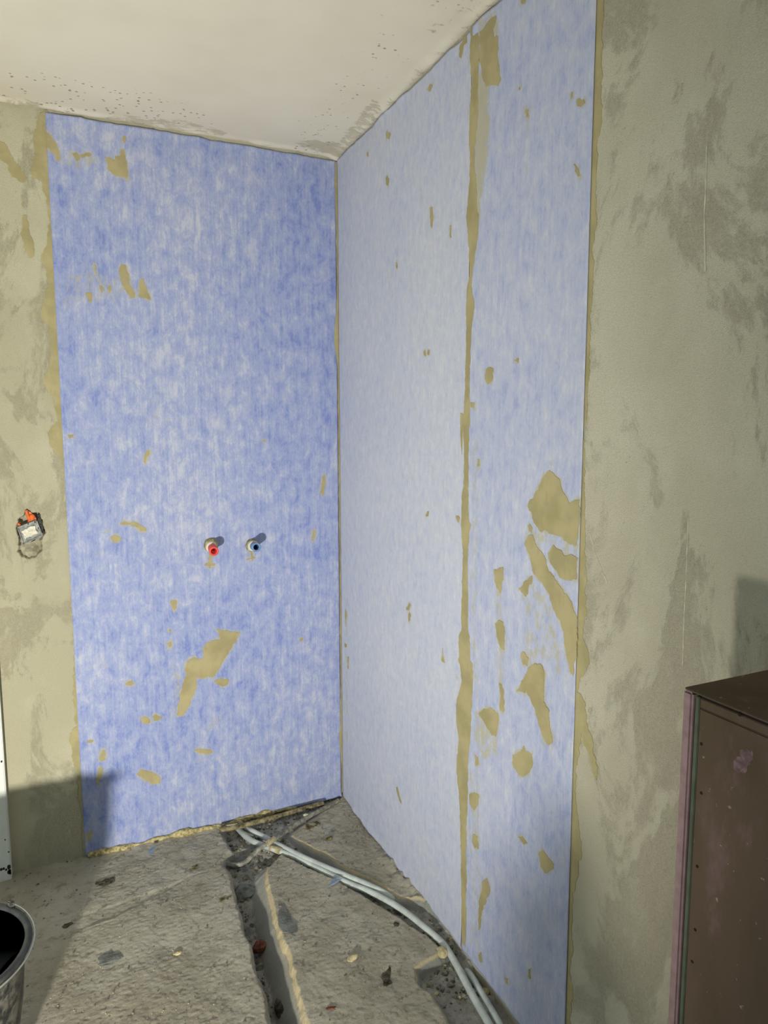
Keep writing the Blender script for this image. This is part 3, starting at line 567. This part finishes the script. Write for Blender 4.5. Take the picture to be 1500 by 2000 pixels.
mem_a = membrane('deep blue fleece sealing sheet on the back wall around the two pipe outlets', -.978, -.009, 'A', A_SM, A_FILM, mat_mem_a, .0018, 2.487, 100, .012)
SEAM = -.938
mem_b = membrane('pale blue fleece sealing sheet on the right wall, between the corner and the seam', SEAM-.006, -.006, 'B', B_SM1, B1_FILM, mat_mem_b, .0018, 2.489, 200, .010)
mem_c = membrane('blue fleece sealing sheet on the right wall with many large adhesive smears', -1.402, SEAM-.012, 'B', B_SM2, B2_FILM, mat_mem_c, .0026, 2.489, 300, .004)
# adhesive squeezed out along the edges: ragged thin layers on the plaster
bandA = [wa(p) for p in [(92, 216), (78, 222), (70, 245), (66, 262), (68, 300), (60, 330), (63, 350), (84, 352), (84, 372), (90, 385), (96, 440), (90, 480), (80, 500), (92, 530), (93, 557), (77, 615), (96, 639), (100, 699), (86, 746), (103, 779), (113, 821), (93, 844), (100, 872), (117, 895), (126, 928), (133, 1020), (138, 1099), (140, 1193), (145, 1277), (142, 1347), (148, 1417), (135, 1438), (140, 1477), (147, 1500), (152, 1510), (154, 1544), (160, 1594), (161, 1639), (165, 1668), (178, 1668)]]
plate('adhesive_band', bandA, A3(-.001), .0031, mat_adh, mem_a, True, 11, .003, .0055)
for p in ([(0, 590), (20, 600), (50, 650), (90, 710), (110, 750), (95, 762), (50, 740), (30, 690), (-10, 650), (-10, 585)], [(95, 900), (110, 900), (120, 960), (140, 1020), (143, 1070), (125, 1078), (105, 1040), (92, 980)], [(90, 850), (98, 845), (100, 870), (93, 865)]):
    plate('adhesive_smear', [wa(q) for q in crop(*c1, p)], A3(-.0005), .0022, mat_adh, wall_back, True, 12, .003, .0055)
bandB = [wb(p) for p in [(1150, 0), (1178, 0), (1176, 80), (1175, 120), (1176, 160), (1176, 200), (1174, 256), (1169, 272), (1166, 320), (1166, 420), (1164, 440), (1158, 480), (1160, 520), (1154, 600), (1152, 700), (1147, 800), (1141, 850), (1143, 930), (1142, 986), (1143, 1042), (1144, 1090), (1145, 1130), (1144, 1202), (1138, 1234), (1150, 1274), (1152, 1294), (1142, 1314), (1134, 1322), (1129, 1350), (1142, 1370), (1148, 1410), (1157, 1450), (1167, 1500), (1166, 1524), (1159, 1515), (1152, 1477), (1140, 1450), (1136, 1430), (1131, 1480), (1126, 1506), (1123, 1525), (1131, 1620), (1136, 1667), (1126, 1715), (1119, 1748), (1117, 1810), (1121, 1857), (1112, 1895), (1119, 1933), (1114, 2000), (1108, 2090), (1090, 2090)]]
bandB[0] = (bandB[0][0], H-.01); bandB[1] = (bandB[1][0], H-.01)
plate('adhesive_band', bandB, B3(-.001), .0022, mat_adh, mem_c, True, 13, .003, .0055)
seamL = [(920, 46), (918, 116), (921, 160), (917, 224), (916, 272), (918, 320), (917, 360), (913, 400), (911, 420), (914, 460), (916, 500), (917, 540), (912, 560), (910, 600), (911, 640), (910, 700), (908, 760), (905, 810), (904, 830), (907, 890), (906, 950), (902, 962), (901, 1010), (900, 1026), (902, 1042), (904, 1090), (902, 1170), (901, 1230), (896, 1244), (896, 1290), (898, 1298), (902, 1330), (892, 1366), (891, 1410), (896, 1442), (891, 1500), (897, 1553), (899, 1607), (901, 1713), (901, 1800), (904, 1842)]
seamR = [(934, 40), (936, 116), (933, 160), (934, 224), (929, 272), (926, 320), (931, 360), (931, 400), (934, 420), (934, 460), (927, 500), (922, 540), (921, 560), (927, 600), (921, 640), (918, 700), (917, 760), (918, 810), (916, 850), (915, 890), (915, 950), (915, 1010), (920, 1026), (917, 1042), (914, 1090), (914, 1170), (914, 1230), (918, 1244), (918, 1290), (923, 1298), (923, 1330), (922, 1366), (920, 1410), (919, 1442), (914, 1500), (914, 1553), (911, 1607), (911, 1713), (910, 1820), (909, 1850)]
plate('adhesive_seam', [wb(p, .004) for p in seamL+seamR[::-1]], B3(.0030), .0016, mat_adh, mem_b, True, 15, .003, .0032)
plate('adhesive_streak', [wb(p, .004) for p in [(899, 806), (904, 808), (903, 850), (902, 888), (899, 850)]], B3(.0024), .0018, mat_adh, mem_b, True, 16, .004, .0012)
# corner joint and the bead along the floor
cj = []; rs = random.Random(5)
zz = np.linspace(.02, 2.485, 240); wid = .007+.006*fbm(zz, zz*0, 4, 77, 3)+.004*fbm(zz, zz*0, 40, 78, 2)+.010*np.exp(-((zz-.28)/.13)**2)*(.7+fbm(zz, zz*0, 30, 79, 2)); wid += .012*np.exp(-((zz-1.85)/.08)**2)+.004*np.exp(-((zz-2.4)/.08)**2)
plate('corner_joint', [(-max(.003, a), b) for a, b in zip(wid, zz)]+[(.001, 2.485), (.001, .02)], A3(.003), .0012, mat_adh, mem_a, False)
bead = [unp(p, 1, -.012) for p in [(172, 1682), (205, 1676), (250, 1664), (300, 1652), (360, 1636), (420, 1622), (470, 1610), (540, 1594), (580, 1586)]]
bead = [(p[0], -.010, max(.002, .006+.002*math.sin(i*2.1))) for i, p in enumerate(bead)]
o = sweep('adhesive_bead', bead, lambda l: .009+.004*math.sin(l*23)+.003*math.sin(l*61), mat_grout, mem_a, .008, 12, .55, 8)

# ------------------------------------------------------------------ pipe outlets
def outlet(name, label, base, tip, mats, ring_r, seed):
    b = Vector((base[0], -.002, base[1])); t = Vector(tip); ax = (t-b).normalized(); L = (t-b).length
    root = empty(name, b); tag(root, label, 'pipe outlet')
    relink(lathe('grout_ring', [(.014, -.004), (ring_r*1.05, -.003), (ring_r*1.02, .010), (ring_r*.93, .020), (.014, .024)], b, (0.1, -1, -.05), mat_grout, None, 28, True, .16, seed), root)
    relink(lathe('gasket_collar', [(.013, .0), (ring_r*.86, .004), (ring_r*.86, .030), (ring_r*.74, .036), (.0125, .036)], b, ax, mat_collar, None, 28, True, .04, seed+1), root)
    plug = relink(lathe('test_plug', [(.0135, .0), (.0145, .03), (.0150, L*.6), (.0165, L*.72), (.0165, L), (.0110, L), (.0100, L-.006), (.0100, L-.045), (.001, L-.046)], b, ax, mats[0], None, 6 if False else 28), root)
    relink(lathe('bore', [(.0098, L-.044), (.0098, L-.010), (.0096, L-.010), (.0096, L-.043)], b, ax, mats[1], None, 28), root)
    return root
outlet('hot_water_outlet', 'red plugged hot water outlet sticking out of the blue sheet', wa((411, 1064)), unp((418, 1077), 1, -.085), (mat_red, mat_redin), .024, 3)
outlet('cold_water_outlet', 'blue plugged cold water outlet sticking out of the blue sheet', wa((491, 1065)), unp((501, 1069), 1, -.085), (mat_blue, mat_bluein), .023, 9)

# ------------------------------------------------------------------ socket box in the left wall strip
def socket():
    o7 = lambda pts, off: [wa(p, off) for p in crop(7.5, 0, 970, pts)]
    c = wa((58, 1043)); root = empty('junction_box', (c[0], 0, c[1])); tag(root, 'grey flush junction box crusted with plaster in a hole with orange plastic', 'junction box')
    body = o7([(262, 440), (530, 345), (612, 560), (335, 690)], .004)
    relink(plate('box_body', body, A3(-.030), .033, mat_plate, None, False), root)
    fr = o7([(250, 452), (540, 338), (552, 356), (266, 470)], .004); fr2 = o7([(540, 338), (624, 556), (606, 566), (530, 350)], .004); fr3 = o7([(624, 556), (628, 575), (350, 700), (335, 684)], .004); fr4 = o7([(250, 452), (268, 462), (352, 690), (335, 690)], .004)
    for q in (fr, fr2, fr3, fr4): relink(plate('box_rim', q, A3(.002), .005, mat_plate, None, True, 3, .005, .0006), root)
    relink(plate('plaster_crust', o7([(305, 510), (340, 490), (400, 470), (440, 440), (515, 428), (530, 480), (562, 520), (555, 550), (500, 560), (460, 585), (400, 590), (372, 630), (352, 600), (345, 560)], .004), A3(.003), .004, mat_plast, None, True, 5, .003, .0022), root)
    for q in ([(498, 365), (515, 358), (525, 375), (505, 384)], [(400, 398), (420, 390), (426, 404), (406, 412)], [(455, 655), (515, 625), (522, 636), (462, 664)], [(555, 450), (566, 446), (574, 470), (562, 474)]):
        relink(plate('slot', o7(q, .008), A3(.0068), .0006, mat_slot, None, False), root)
    g = lambda p, off: tuple(unp((p[0]/7.5, 970+p[1]/7.5), 1, -off))
    relink(sweep('orange_conduit', [g((440, 395), -.012), g((430, 330), -.002), g((400, 260), .004), g((385, 200), .003)], lambda l: .0055+.0010*math.sin(l*1400)-.04*max(0, l-.012), mat_orange, None, .0012, 14), root)
    shell = chunkmesh('orange_shell', (.011, .009, .011), 4, 3, .12)
    s1 = link('orange_shell', shell, mat_orange, None, True); s1.location = g((468, 300), .001); s1.rotation_euler = (0, .5, 0); relink(s1, root)
    s2 = link('orange_shell', chunkmesh('orange_shell', (.006, .006, .006), 9, 2, .2), mat_orange, None, True); s2.location = g((278, 405), .001); relink(s2, root)
    fp = o7([(385, 205), (440, 225), (500, 275), (532, 330), (440, 362), (398, 330), (400, 260)], .003)
    relink(plate('orange_flap', fp, A3(-.004), .004, mat_orange, None, True, 8, .005, .001), root)
    relink(plate('dark_recess', o7([(545, 270), (590, 260), (620, 400), (650, 530), (628, 545), (560, 370)], .001), A3(-.020), .0206, mat_hole, None, True, 9, .004, .0015), root)
    return root
socket()

# ------------------------------------------------------------------ bucket
def bucket():
    mb = M('bucket_plastic', .5, .35)
    dust = mb.ramp(mb.noise(34, 6, .7), .40, .62); c = mb.mix(mb.math('MULTIPLY', dust, .55), srgb(40, 42, 42), srgb(140, 136, 122)); mb.bump(mb.noise(60, 4), .001, .4); outer = mb.col(c)
    mi = M('bucket_inside', .6, .3); inner = mi.col(mi.mix(mi.ramp(mi.noise(22, 5, .7), .5, .75, 0, .35), srgb(26, 30, 32), srgb(84, 88, 88)))
    rimm = simple('bucket_rim', srgb(66, 69, 68), .5, .35, .2, 40)
    steel = simple('steel_wire', srgb(190, 190, 184), .35, .6, .1); steel.node_tree.nodes['Principled BSDF'].inputs['Metallic'].default_value = .7
    zt = .325; r = .185; ctr = np.array([unp((60, 1822), 2, zt)[0]-r, unp((60, 1822), 2, zt)[1]+.0])
    x, y = ctr; z0 = zat(-1.35, -.8)-.002; rb = .135
    root = empty('builders_bucket', (x, y, 0)); tag(root, 'black plastic bucket with dusty outside at the left edge of the floor', 'bucket')
    hgt = zt-z0
    relink(lathe('bucket_body', [(rb-.004, 0), (rb, .004), (rb+(r-rb)*.55, hgt*.55), (r-.014, hgt-.035), (r-.012, hgt-.030), (r-.006, hgt-.004), (r-.010, hgt-.004), (r-.017, hgt-.035), (rb-.004, .008), (.001, .008)], (x, y, z0), (0, 0, 1), outer, None, 72), root)
    relink(lathe('bucket_lining', [(r-.0115, hgt-.006), (r-.0185, hgt-.036), (rb-.0055, .0095), (.001, .0095), (.001, .0105), (rb-.0065, .0105), (r-.0195, hgt-.036), (r-.0125, hgt-.006)], (x, y, z0), (0, 0, 1), inner, None, 72), root)
    relink(lathe('rim', [(r-.013, hgt-.007), (r+.001, hgt-.012), (r+.004, hgt-.006), (r+.003, hgt-.001), (r-.004, hgt+.001), (r-.012, hgt-.001)], (x, y, z0), (0, 0, 1), rimm, None, 72, closed=True), root)
    lg = np.array(fl((36, 1757), zt)); la = math.atan2(lg[1]-y, lg[0]-x)
    for a in (la, la+math.pi):
        q = Vector((x+math.cos(a)*(r+.002), y+math.sin(a)*(r+.002), zt-.004))
        bm = bmesh.new(); bmesh.ops.create_cube(bm, size=1)
        for v in bm.verts: v.co = Vector((v.co.x*.012, v.co.y*.034*(1 if v.co.z < 0 else .45), v.co.z*.034))
        bmesh.ops.bevel(bm, geom=bm.edges[:], offset=.003, segments=2, affect='EDGES')
        me = bpy.data.meshes.new('handle_lug'); bm.to_mesh(me); bm.free(); o = link('handle_lug', me, outer); o.location = q; o.rotation_euler = (0, 0, a); relink(o, root)
    pts = []
    for k in range(25):
        a = la-math.pi*k/24; dz = -.010*math.sin(math.pi*k/24)
        pts.append((x+math.cos(a)*(r+.008), y+math.sin(a)*(r+.008), zt+.001+dz))
    relink(sweep('handle', pts, .0022, steel, None, .01, 8), root)
    return root
bucket()

# ------------------------------------------------------------------ pipes and conduits in the channels
def onfloor(pts, z): return [tuple(unp(p, 2, zz_ if np.isscalar(zz_) else zz_)) for p, zz_ in zip(pts, z if not np.isscalar(z) else [z]*len(pts))]
p1 = [(474, 1612), (485, 1619), (496, 1625), (519, 1636), (532, 1644), (564, 1661), (613, 1684), (667, 1707), (720, 1729), (752, 1745), (775, 1762)]
z1 = [-.022, -.014, -.006, -.004, -.002, 0, 0, 0, 0, -.008, -.024]
tag(sweep('water_pipe', onfloor(p1, z1), .0098, mat_pipe, None, .006, 16, .03, 1), 'pale grey water pipe in the floor channel, the straight upper one', 'pipe', 'pale pipes in the floor channel')
p2 = [(458, 1612), (470, 1624), (483, 1636), (498, 1645), (528, 1656), (549, 1664), (581, 1676), (635, 1703), (677, 1724), (720, 1741), (763, 1763), (795, 1784), (827, 1810), (864, 1842), (885, 1873), (904, 1908), (928, 1953), (955, 2000), (975, 2040)]
z2 = [-.024, -.016, -.010, -.006, -.003, -.004, -.006, -.006, -.006, -.005, -.004, -.002, -.003, -.004, -.004, -.004, -.004, -.004, -.006]
o = tag(sweep('water_pipe', onfloor(p2, z2), .0098, mat_pipe, None, .006, 16, .03, 2), 'long pale grey water pipe curving along the right wall channel', 'pipe', 'pale pipes in the floor channel')
tj = onfloor([(528, 1656), (540, 1660), (549, 1664)], -.003); sweep('pipe_sleeve', tj, .0108, mat_mortar, o, .004, 14, .06, 3)
p3 = [(905, 1885), (922, 1908), (935, 1930), (955, 1964), (976, 2000), (996, 2040)]
tag(sweep('water_pipe', onfloor(p3, [-.03, -.012, -.004, -.002, -.002, -.004]), .0085, mat_pipe, None, .006, 14, .04, 4), 'short pale pipe surfacing beside the wall at the lower right of the floor', 'pipe', 'pale pipes in the floor channel')
cg = lambda r0, a: (lambda l: r0+a*math.sin(l*2*math.pi/.0052))
c1p = [(661, 1563), (652, 1568), (634, 1578), (606, 1593), (575, 1612), (548, 1630), (528, 1644), (510, 1655), (496, 1668), (480, 1683), (462, 1690), (440, 1688), (425, 1690)]
c1z = [.006, .004, .004, .006, .012, .020, .026, .016, .002, -.012, -.022, -.028, -.035]
o = tag(sweep('corrugated_conduit', onfloor(c1p, c1z), cg(.0082, .0011), mat_cond, None, .0013, 12), 'dusty grey corrugated conduit running from the corner across the pipes', 'conduit')
q = onfloor([(536, 1638), (528, 1644), (520, 1649)], [.0235, .026, .022]); sweep('mortar_sleeve', q, .0098, mat_mortar, o, .003, 14, .18, 5)
lump = link('mortar_lump', chunkmesh('mortar_lump', (.013, .010, .009), 12, 2, .3), mat_plast, o); lump.location = unp((597, 1592), 2, .014)
c2p = [(428, 1621), (455, 1617), (480, 1611), (510, 1603), (545, 1594), (590, 1580), (615, 1573), (632, 1569)]
o = tag(sweep('corrugated_conduit', [(p[0], min(p[1], -.014), p[2]) for p in onfloor(c2p, [.012]*8)], cg(.0090, .0012), mat_cond2, None, .0014, 12, .10, 6), 'mortar-covered corrugated conduit lying along the foot of the back wall', 'conduit')
lump = link('mortar_lump', chunkmesh('mortar_lump', (.012, .010, .012), 15, 2, .3), mat_mortar, o); lump.location = unp((470, 1608), 1, -.022)

# ------------------------------------------------------------------ rubble that can be told apart
def chunk(name, label, px, size, mat, seed, z=None, cat='debris', rot=0.0, sub=2, dz=.0, tilt=0.0):
    zz_ = z if z is not None else 0.0; p = unp(px, 2, zz_)
    if z is None: zz_ = zat(p[0], p[1])
    o = link(name, chunkmesh(name, size, seed, sub, .35), mat); o.location = (p[0], p[1], zz_+size[2]*.45+dz); o.rotation_euler = (tilt, 0, rot); return tag(o, label, cat)
chunk('brick_fragment', 'broken red brick piece lying in the deep floor channel', (508, 1856), (.032, .024, .022), mat_brick, 21, -.085, 'brick')
chunk('cement_lump', 'large rounded grey cement lump in the head of the deep channel', (478, 1752), (.045, .035, .030), mat_grey, 22, -.068, sub=3)
chunk('cement_lump', 'dark cement lump in the deep channel at the bottom edge of the photo', (552, 1980), (.026, .040, .022), mat_dark, 23, -.095)
chunk('cement_lump', 'flat grey cement lump under the conduit end', (470, 1690), (.05, .03, .02), mat_grey, 24, -.052)
chunk('mortar_chip', 'yellowish mortar chip on the middle screed slab', (688, 1873), (.022, .014, .007), mat_mortar, 25)
chunk('mortar_chip', 'small olive mortar chip near the middle of the corner wedge', (643, 1640), (.017, .010, .006), mat_olive, 29, rot=.1)
chunk('brick_chip', 'tiny red brick chip at the lower middle of the floor', (648, 1969), (.016, .006, .003), mat_brick, 33, rot=-.4, cat='brick')
chunk('stone', 'small grey stone touching the lower pipe', (596, 1682), (.013, .010, .010), mat_grey, 34, cat='stone')
chunk('stone', 'flat grey stone on the far side of the upper pipe', (640, 1684), (.022, .010, .007), mat_grey, 35, cat='stone', rot=-.5)
chunk('mortar_lump', 'cream mortar lump stuck beside the curving pipe', (866, 1857), (.022, .020, .014), mat_mortar, 36)
chunk('mortar_lump', 'pale mortar lump against the right wall at the lower edge', (947, 1921), (.024, .016, .012), mat_mortar, 37)
chunk('mortar_chip', 'pale mortar chip on the middle of the left slab', (346, 1862), (.014, .007, .005), mat_mortar, 39)
def splat(name, label, px, rx, ry, mat, seed, rot=0.0, th=.0025):
    p = fl(px); rs = random.Random(seed); poly = []
    for k in range(14):
        a = k*2*math.pi/14; q = rs.uniform(.45, 1.1); u, v = rx*q*math.cos(a), ry*q*math.sin(a)
        poly.append((p[0]+u*math.cos(rot)-v*math.sin(rot), p[1]+u*math.sin(rot)+v*math.cos(rot)))
    P = ragged(poly, .003, .006, seed); n = len(P); tri = tessellate_polygon([[Vector((q[0], q[1], 0)) for q in P]])
    V = [(q[0], q[1], zat(q[0], q[1])+th) for q in P]+[(q[0], q[1], zat(q[0], q[1])-.003) for q in P]
    me = bpy.data.meshes.new(name); me.from_pydata(V, [], [tuple(t_) for t_ in tri]+[(k, (k+1) % n, n+(k+1) % n, n+k) for k in range(n)]); me.update()
    bm = bmesh.new(); bm.from_mesh(me); bmesh.ops.recalc_face_normals(bm, faces=bm.faces); bm.to_mesh(me); bm.free()
    return tag(link(name, me, mat), label, 'debris')
splat('mortar_splatter', 'dark olive mortar splatter near the foot of the blue sheet on the left slab', (205, 1720), .036, .020, mat_dark, 26, .3)
splat('mortar_splatter', 'flat olive mortar splatter on the corner wedge of screed', (612, 1613), .050, .026, mat_olive, 28, .2)
splat('mortar_splatter', 'flat olive mortar stain near the deep channel on the left slab', (378, 1694), .024, .014, mat_olive, 30, .6, .0015)
splat('mortar_splatter', 'dark elongated mortar stain on the middle slab near the pit', (757, 1907), .018, .042, mat_dark, 31, -.5, .0015)
splat('mortar_splatter', 'small round dark mortar spot near the pipes on the middle slab', (775, 1807), .013, .011, mat_dark, 32, 0, .002)
splat('mortar_splatter', 'olive mortar smear beside the edge of the deep channel', (440, 1756), .028, .012, mat_olive, 40, .2, .0015)
splat('mortar_splatter', 'faint grey cement stain on the middle of the left slab', (215, 1868), .045, .030, mat_grey, 41, .2, .0008)
splat('mortar_splatter', 'dark mortar spot left of the seam on the left slab', (130, 1805), .017, .010, mat_dark, 38, .3, .002)
mat_scrap = simple('dusty_fleece', srgb(150, 164, 184), .95, .1, .1, 80)
def scrap(label, pts, z, th, bend):
    P = [np.array(unp(p, 2, z)) for p in pts]; c = sum(P)/len(P); V = []; n = len(P)
    for q in P: V.append(tuple(q+np.array([0, 0, bend*np.linalg.norm(q-c)])))
    V += [(v[0], v[1], v[2]+th) for v in V]
    me = bpy.data.meshes.new('membrane_scrap'); me.from_pydata(V, [], [tuple(range(n))[::-1], tuple(range(n, 2*n))]+[(i, (i+1) % n, n+(i+1) % n, n+i) for i in range(n)]); me.update()
    at_ = me.attributes.new('film', 'FLOAT', 'POINT')
    return tag(link('membrane_scrap', me, mat_scrap), label, 'membrane scrap')
scrap('small blue membrane scrap lying on the left slab below the blue sheet', [(288, 1674), (296, 1659), (304, 1657), (298, 1672)], .006, .0008, .35)
scrap('thin pale blue membrane strip beside the pipes on the middle slab', [(641, 1734), (650, 1718), (668, 1718), (655, 1727)], .006, .0008, .12)

# ------------------------------------------------------------------ brown cabinet at the right
def cabinet():
    mbrown = M('brown_panel', .75, .2)
    n1 = mbrown.ramp(mbrown.noise(7, 4, .6, mbrown.map((1, 1, .35))), .35, .68); c = mbrown.mix(n1, srgb(84, 70, 54), srgb(98, 80, 66))
    c = mbrown.mix(mbrown.ramp(mbrown.noise(11, 6, .7, mbrown.map((1, 1, .5), (4, 2, 1))), .56, .72, 0, .55), c, srgb(124, 100, 100))
    c = mbrown.mix(mbrown.ramp(mbrown.noise(90, 3), .68, .74, 0, .5), c, srgb(176, 158, 146)); mbrown.bump(mbrown.noise(140, 3), .0006, .5); brown = mbrown.col(c)
    pink = simple('pink_edge', srgb(146, 120, 120), .8, .2, .08, 60); green = simple('green_strip', srgb(86, 92, 76), .7, .25, .1, 30); dk = simple('dark_groove', srgb(48, 40, 36), .9, .1, .1)
    xc = -.22; e = unp((1334, 1341), 0, xc); yf = e[1]; zt = e[2]; yn = yf-.62; x1 = -.012
    zf = .012
    root = empty('brown_cabinet', ((xc+x1)/2, (yf+yn)/2, 0)); tag(root, 'dark brown wooden cabinet with a pinkish edge against the right wall', 'cabinet')
    pk = .016
    relink(box('back_board', (xc, yf-pk, zf), (x1, yf, zt-.004), pink, None, .003), root)
    relink(box('groove', (xc+.006, yf-pk-.0045, zf), (x1, yf-pk+.001, zt-.012), dk, None, 0), root)
    relink(box('green_strip', (xc+.001, yf-pk-.0115, zf), (xc+.02, yf-pk-.0045, zt-.006), green, None, .001), root)
    side = relink(box('side_panel', (xc, yn, zf), (xc+.018, yf-pk-.013, zt-.020), brown, None, .0015), root)
    relink(box('side_panel', (x1-.018, yn, zf), (x1, yf-pk-.013, zt-.020), brown, None, .0015), root)
    relink(box('top_edging', (xc+.0005, yn, zt-.0195), (x1, yf-pk-.013, zt-.0065), brown, None, .001), root)
    relink(box('top_groove', (xc+.003, yn+.001, zt-.007), (x1-.001, yf-pk-.013, zt-.0035), dk, None, 0), root)
    relink(box('top_board', (xc+.0012, yn, zt-.0036), (x1, yf-.002, zt), brown, None, .001), root)
    relink(box('front_board', (xc+.019, yn, zf+.04), (x1-.019, yn+.018, zt-.022), brown, None, .0015), root)
    relink(box('bottom_board', (xc+.019, yn+.019, zf+.04), (x1-.019, yf-pk-.006, zf+.058), brown, None, .001), root)
    for px in [(1370, 1453), (1370, 1549), (1362, 1692), (1358, 1816), (1352, 1878), (1445, 1396)]:
        p = unp(px, 0, xc)
        relink(lathe('screw_hole', [(.0020, 0), (.0022, .0005), (.0012, .0006)], (xc, p[1], p[2]), (-1, 0, 0), dk, None, 12), root)
    s = lambda pts: [(unp(p, 0, xc)[1], unp(p, 0, xc)[2]) for p in pts]
    sc_m = simple('pink_scuff', srgb(122, 98, 100), .85, .15, .2, 120)
    relink(plate('pink_scuff', s(crop(6.818, 1280, 1280, [(1030, 1500), (1100, 1400), (1140, 1310), (1150, 1240), (1210, 1190), (1250, 1220), (1330, 1280), (1320, 1400), (1250, 1480), (1200, 1540), (1120, 1560)])), B3(-xc-.0002), .0005, sc_m, None, True, 4, .003, .008), root)
    return root
cabinet()
# added out-of-frame blocker by the lamp, put in to shade the right wall's foot
def added_blocker(x, y):
    root = empty('shadow_blocker', (x, y, 0)); tag(root, 'added unseen white blocker that softly shades the foot of the right wall', 'added_blocker')
    z0 = zat(x, y)
    relink(lathe('blocker_body', [(.056, 0), (.064, .008), (.064, .36), (.056, .39), (.026, .42), (.024, .435)], (x, y, z0), (0, 0, 1), mat_white, None, 32), root)
    relink(lathe('cap', [(.028, .434), (.029, .438), (.029, .462), (.025, .466)], (x, y, z0), (0, 0, 1), mat_redin, None, 24), root)
added_blocker(-1.08, -2.145)
work_lamp()
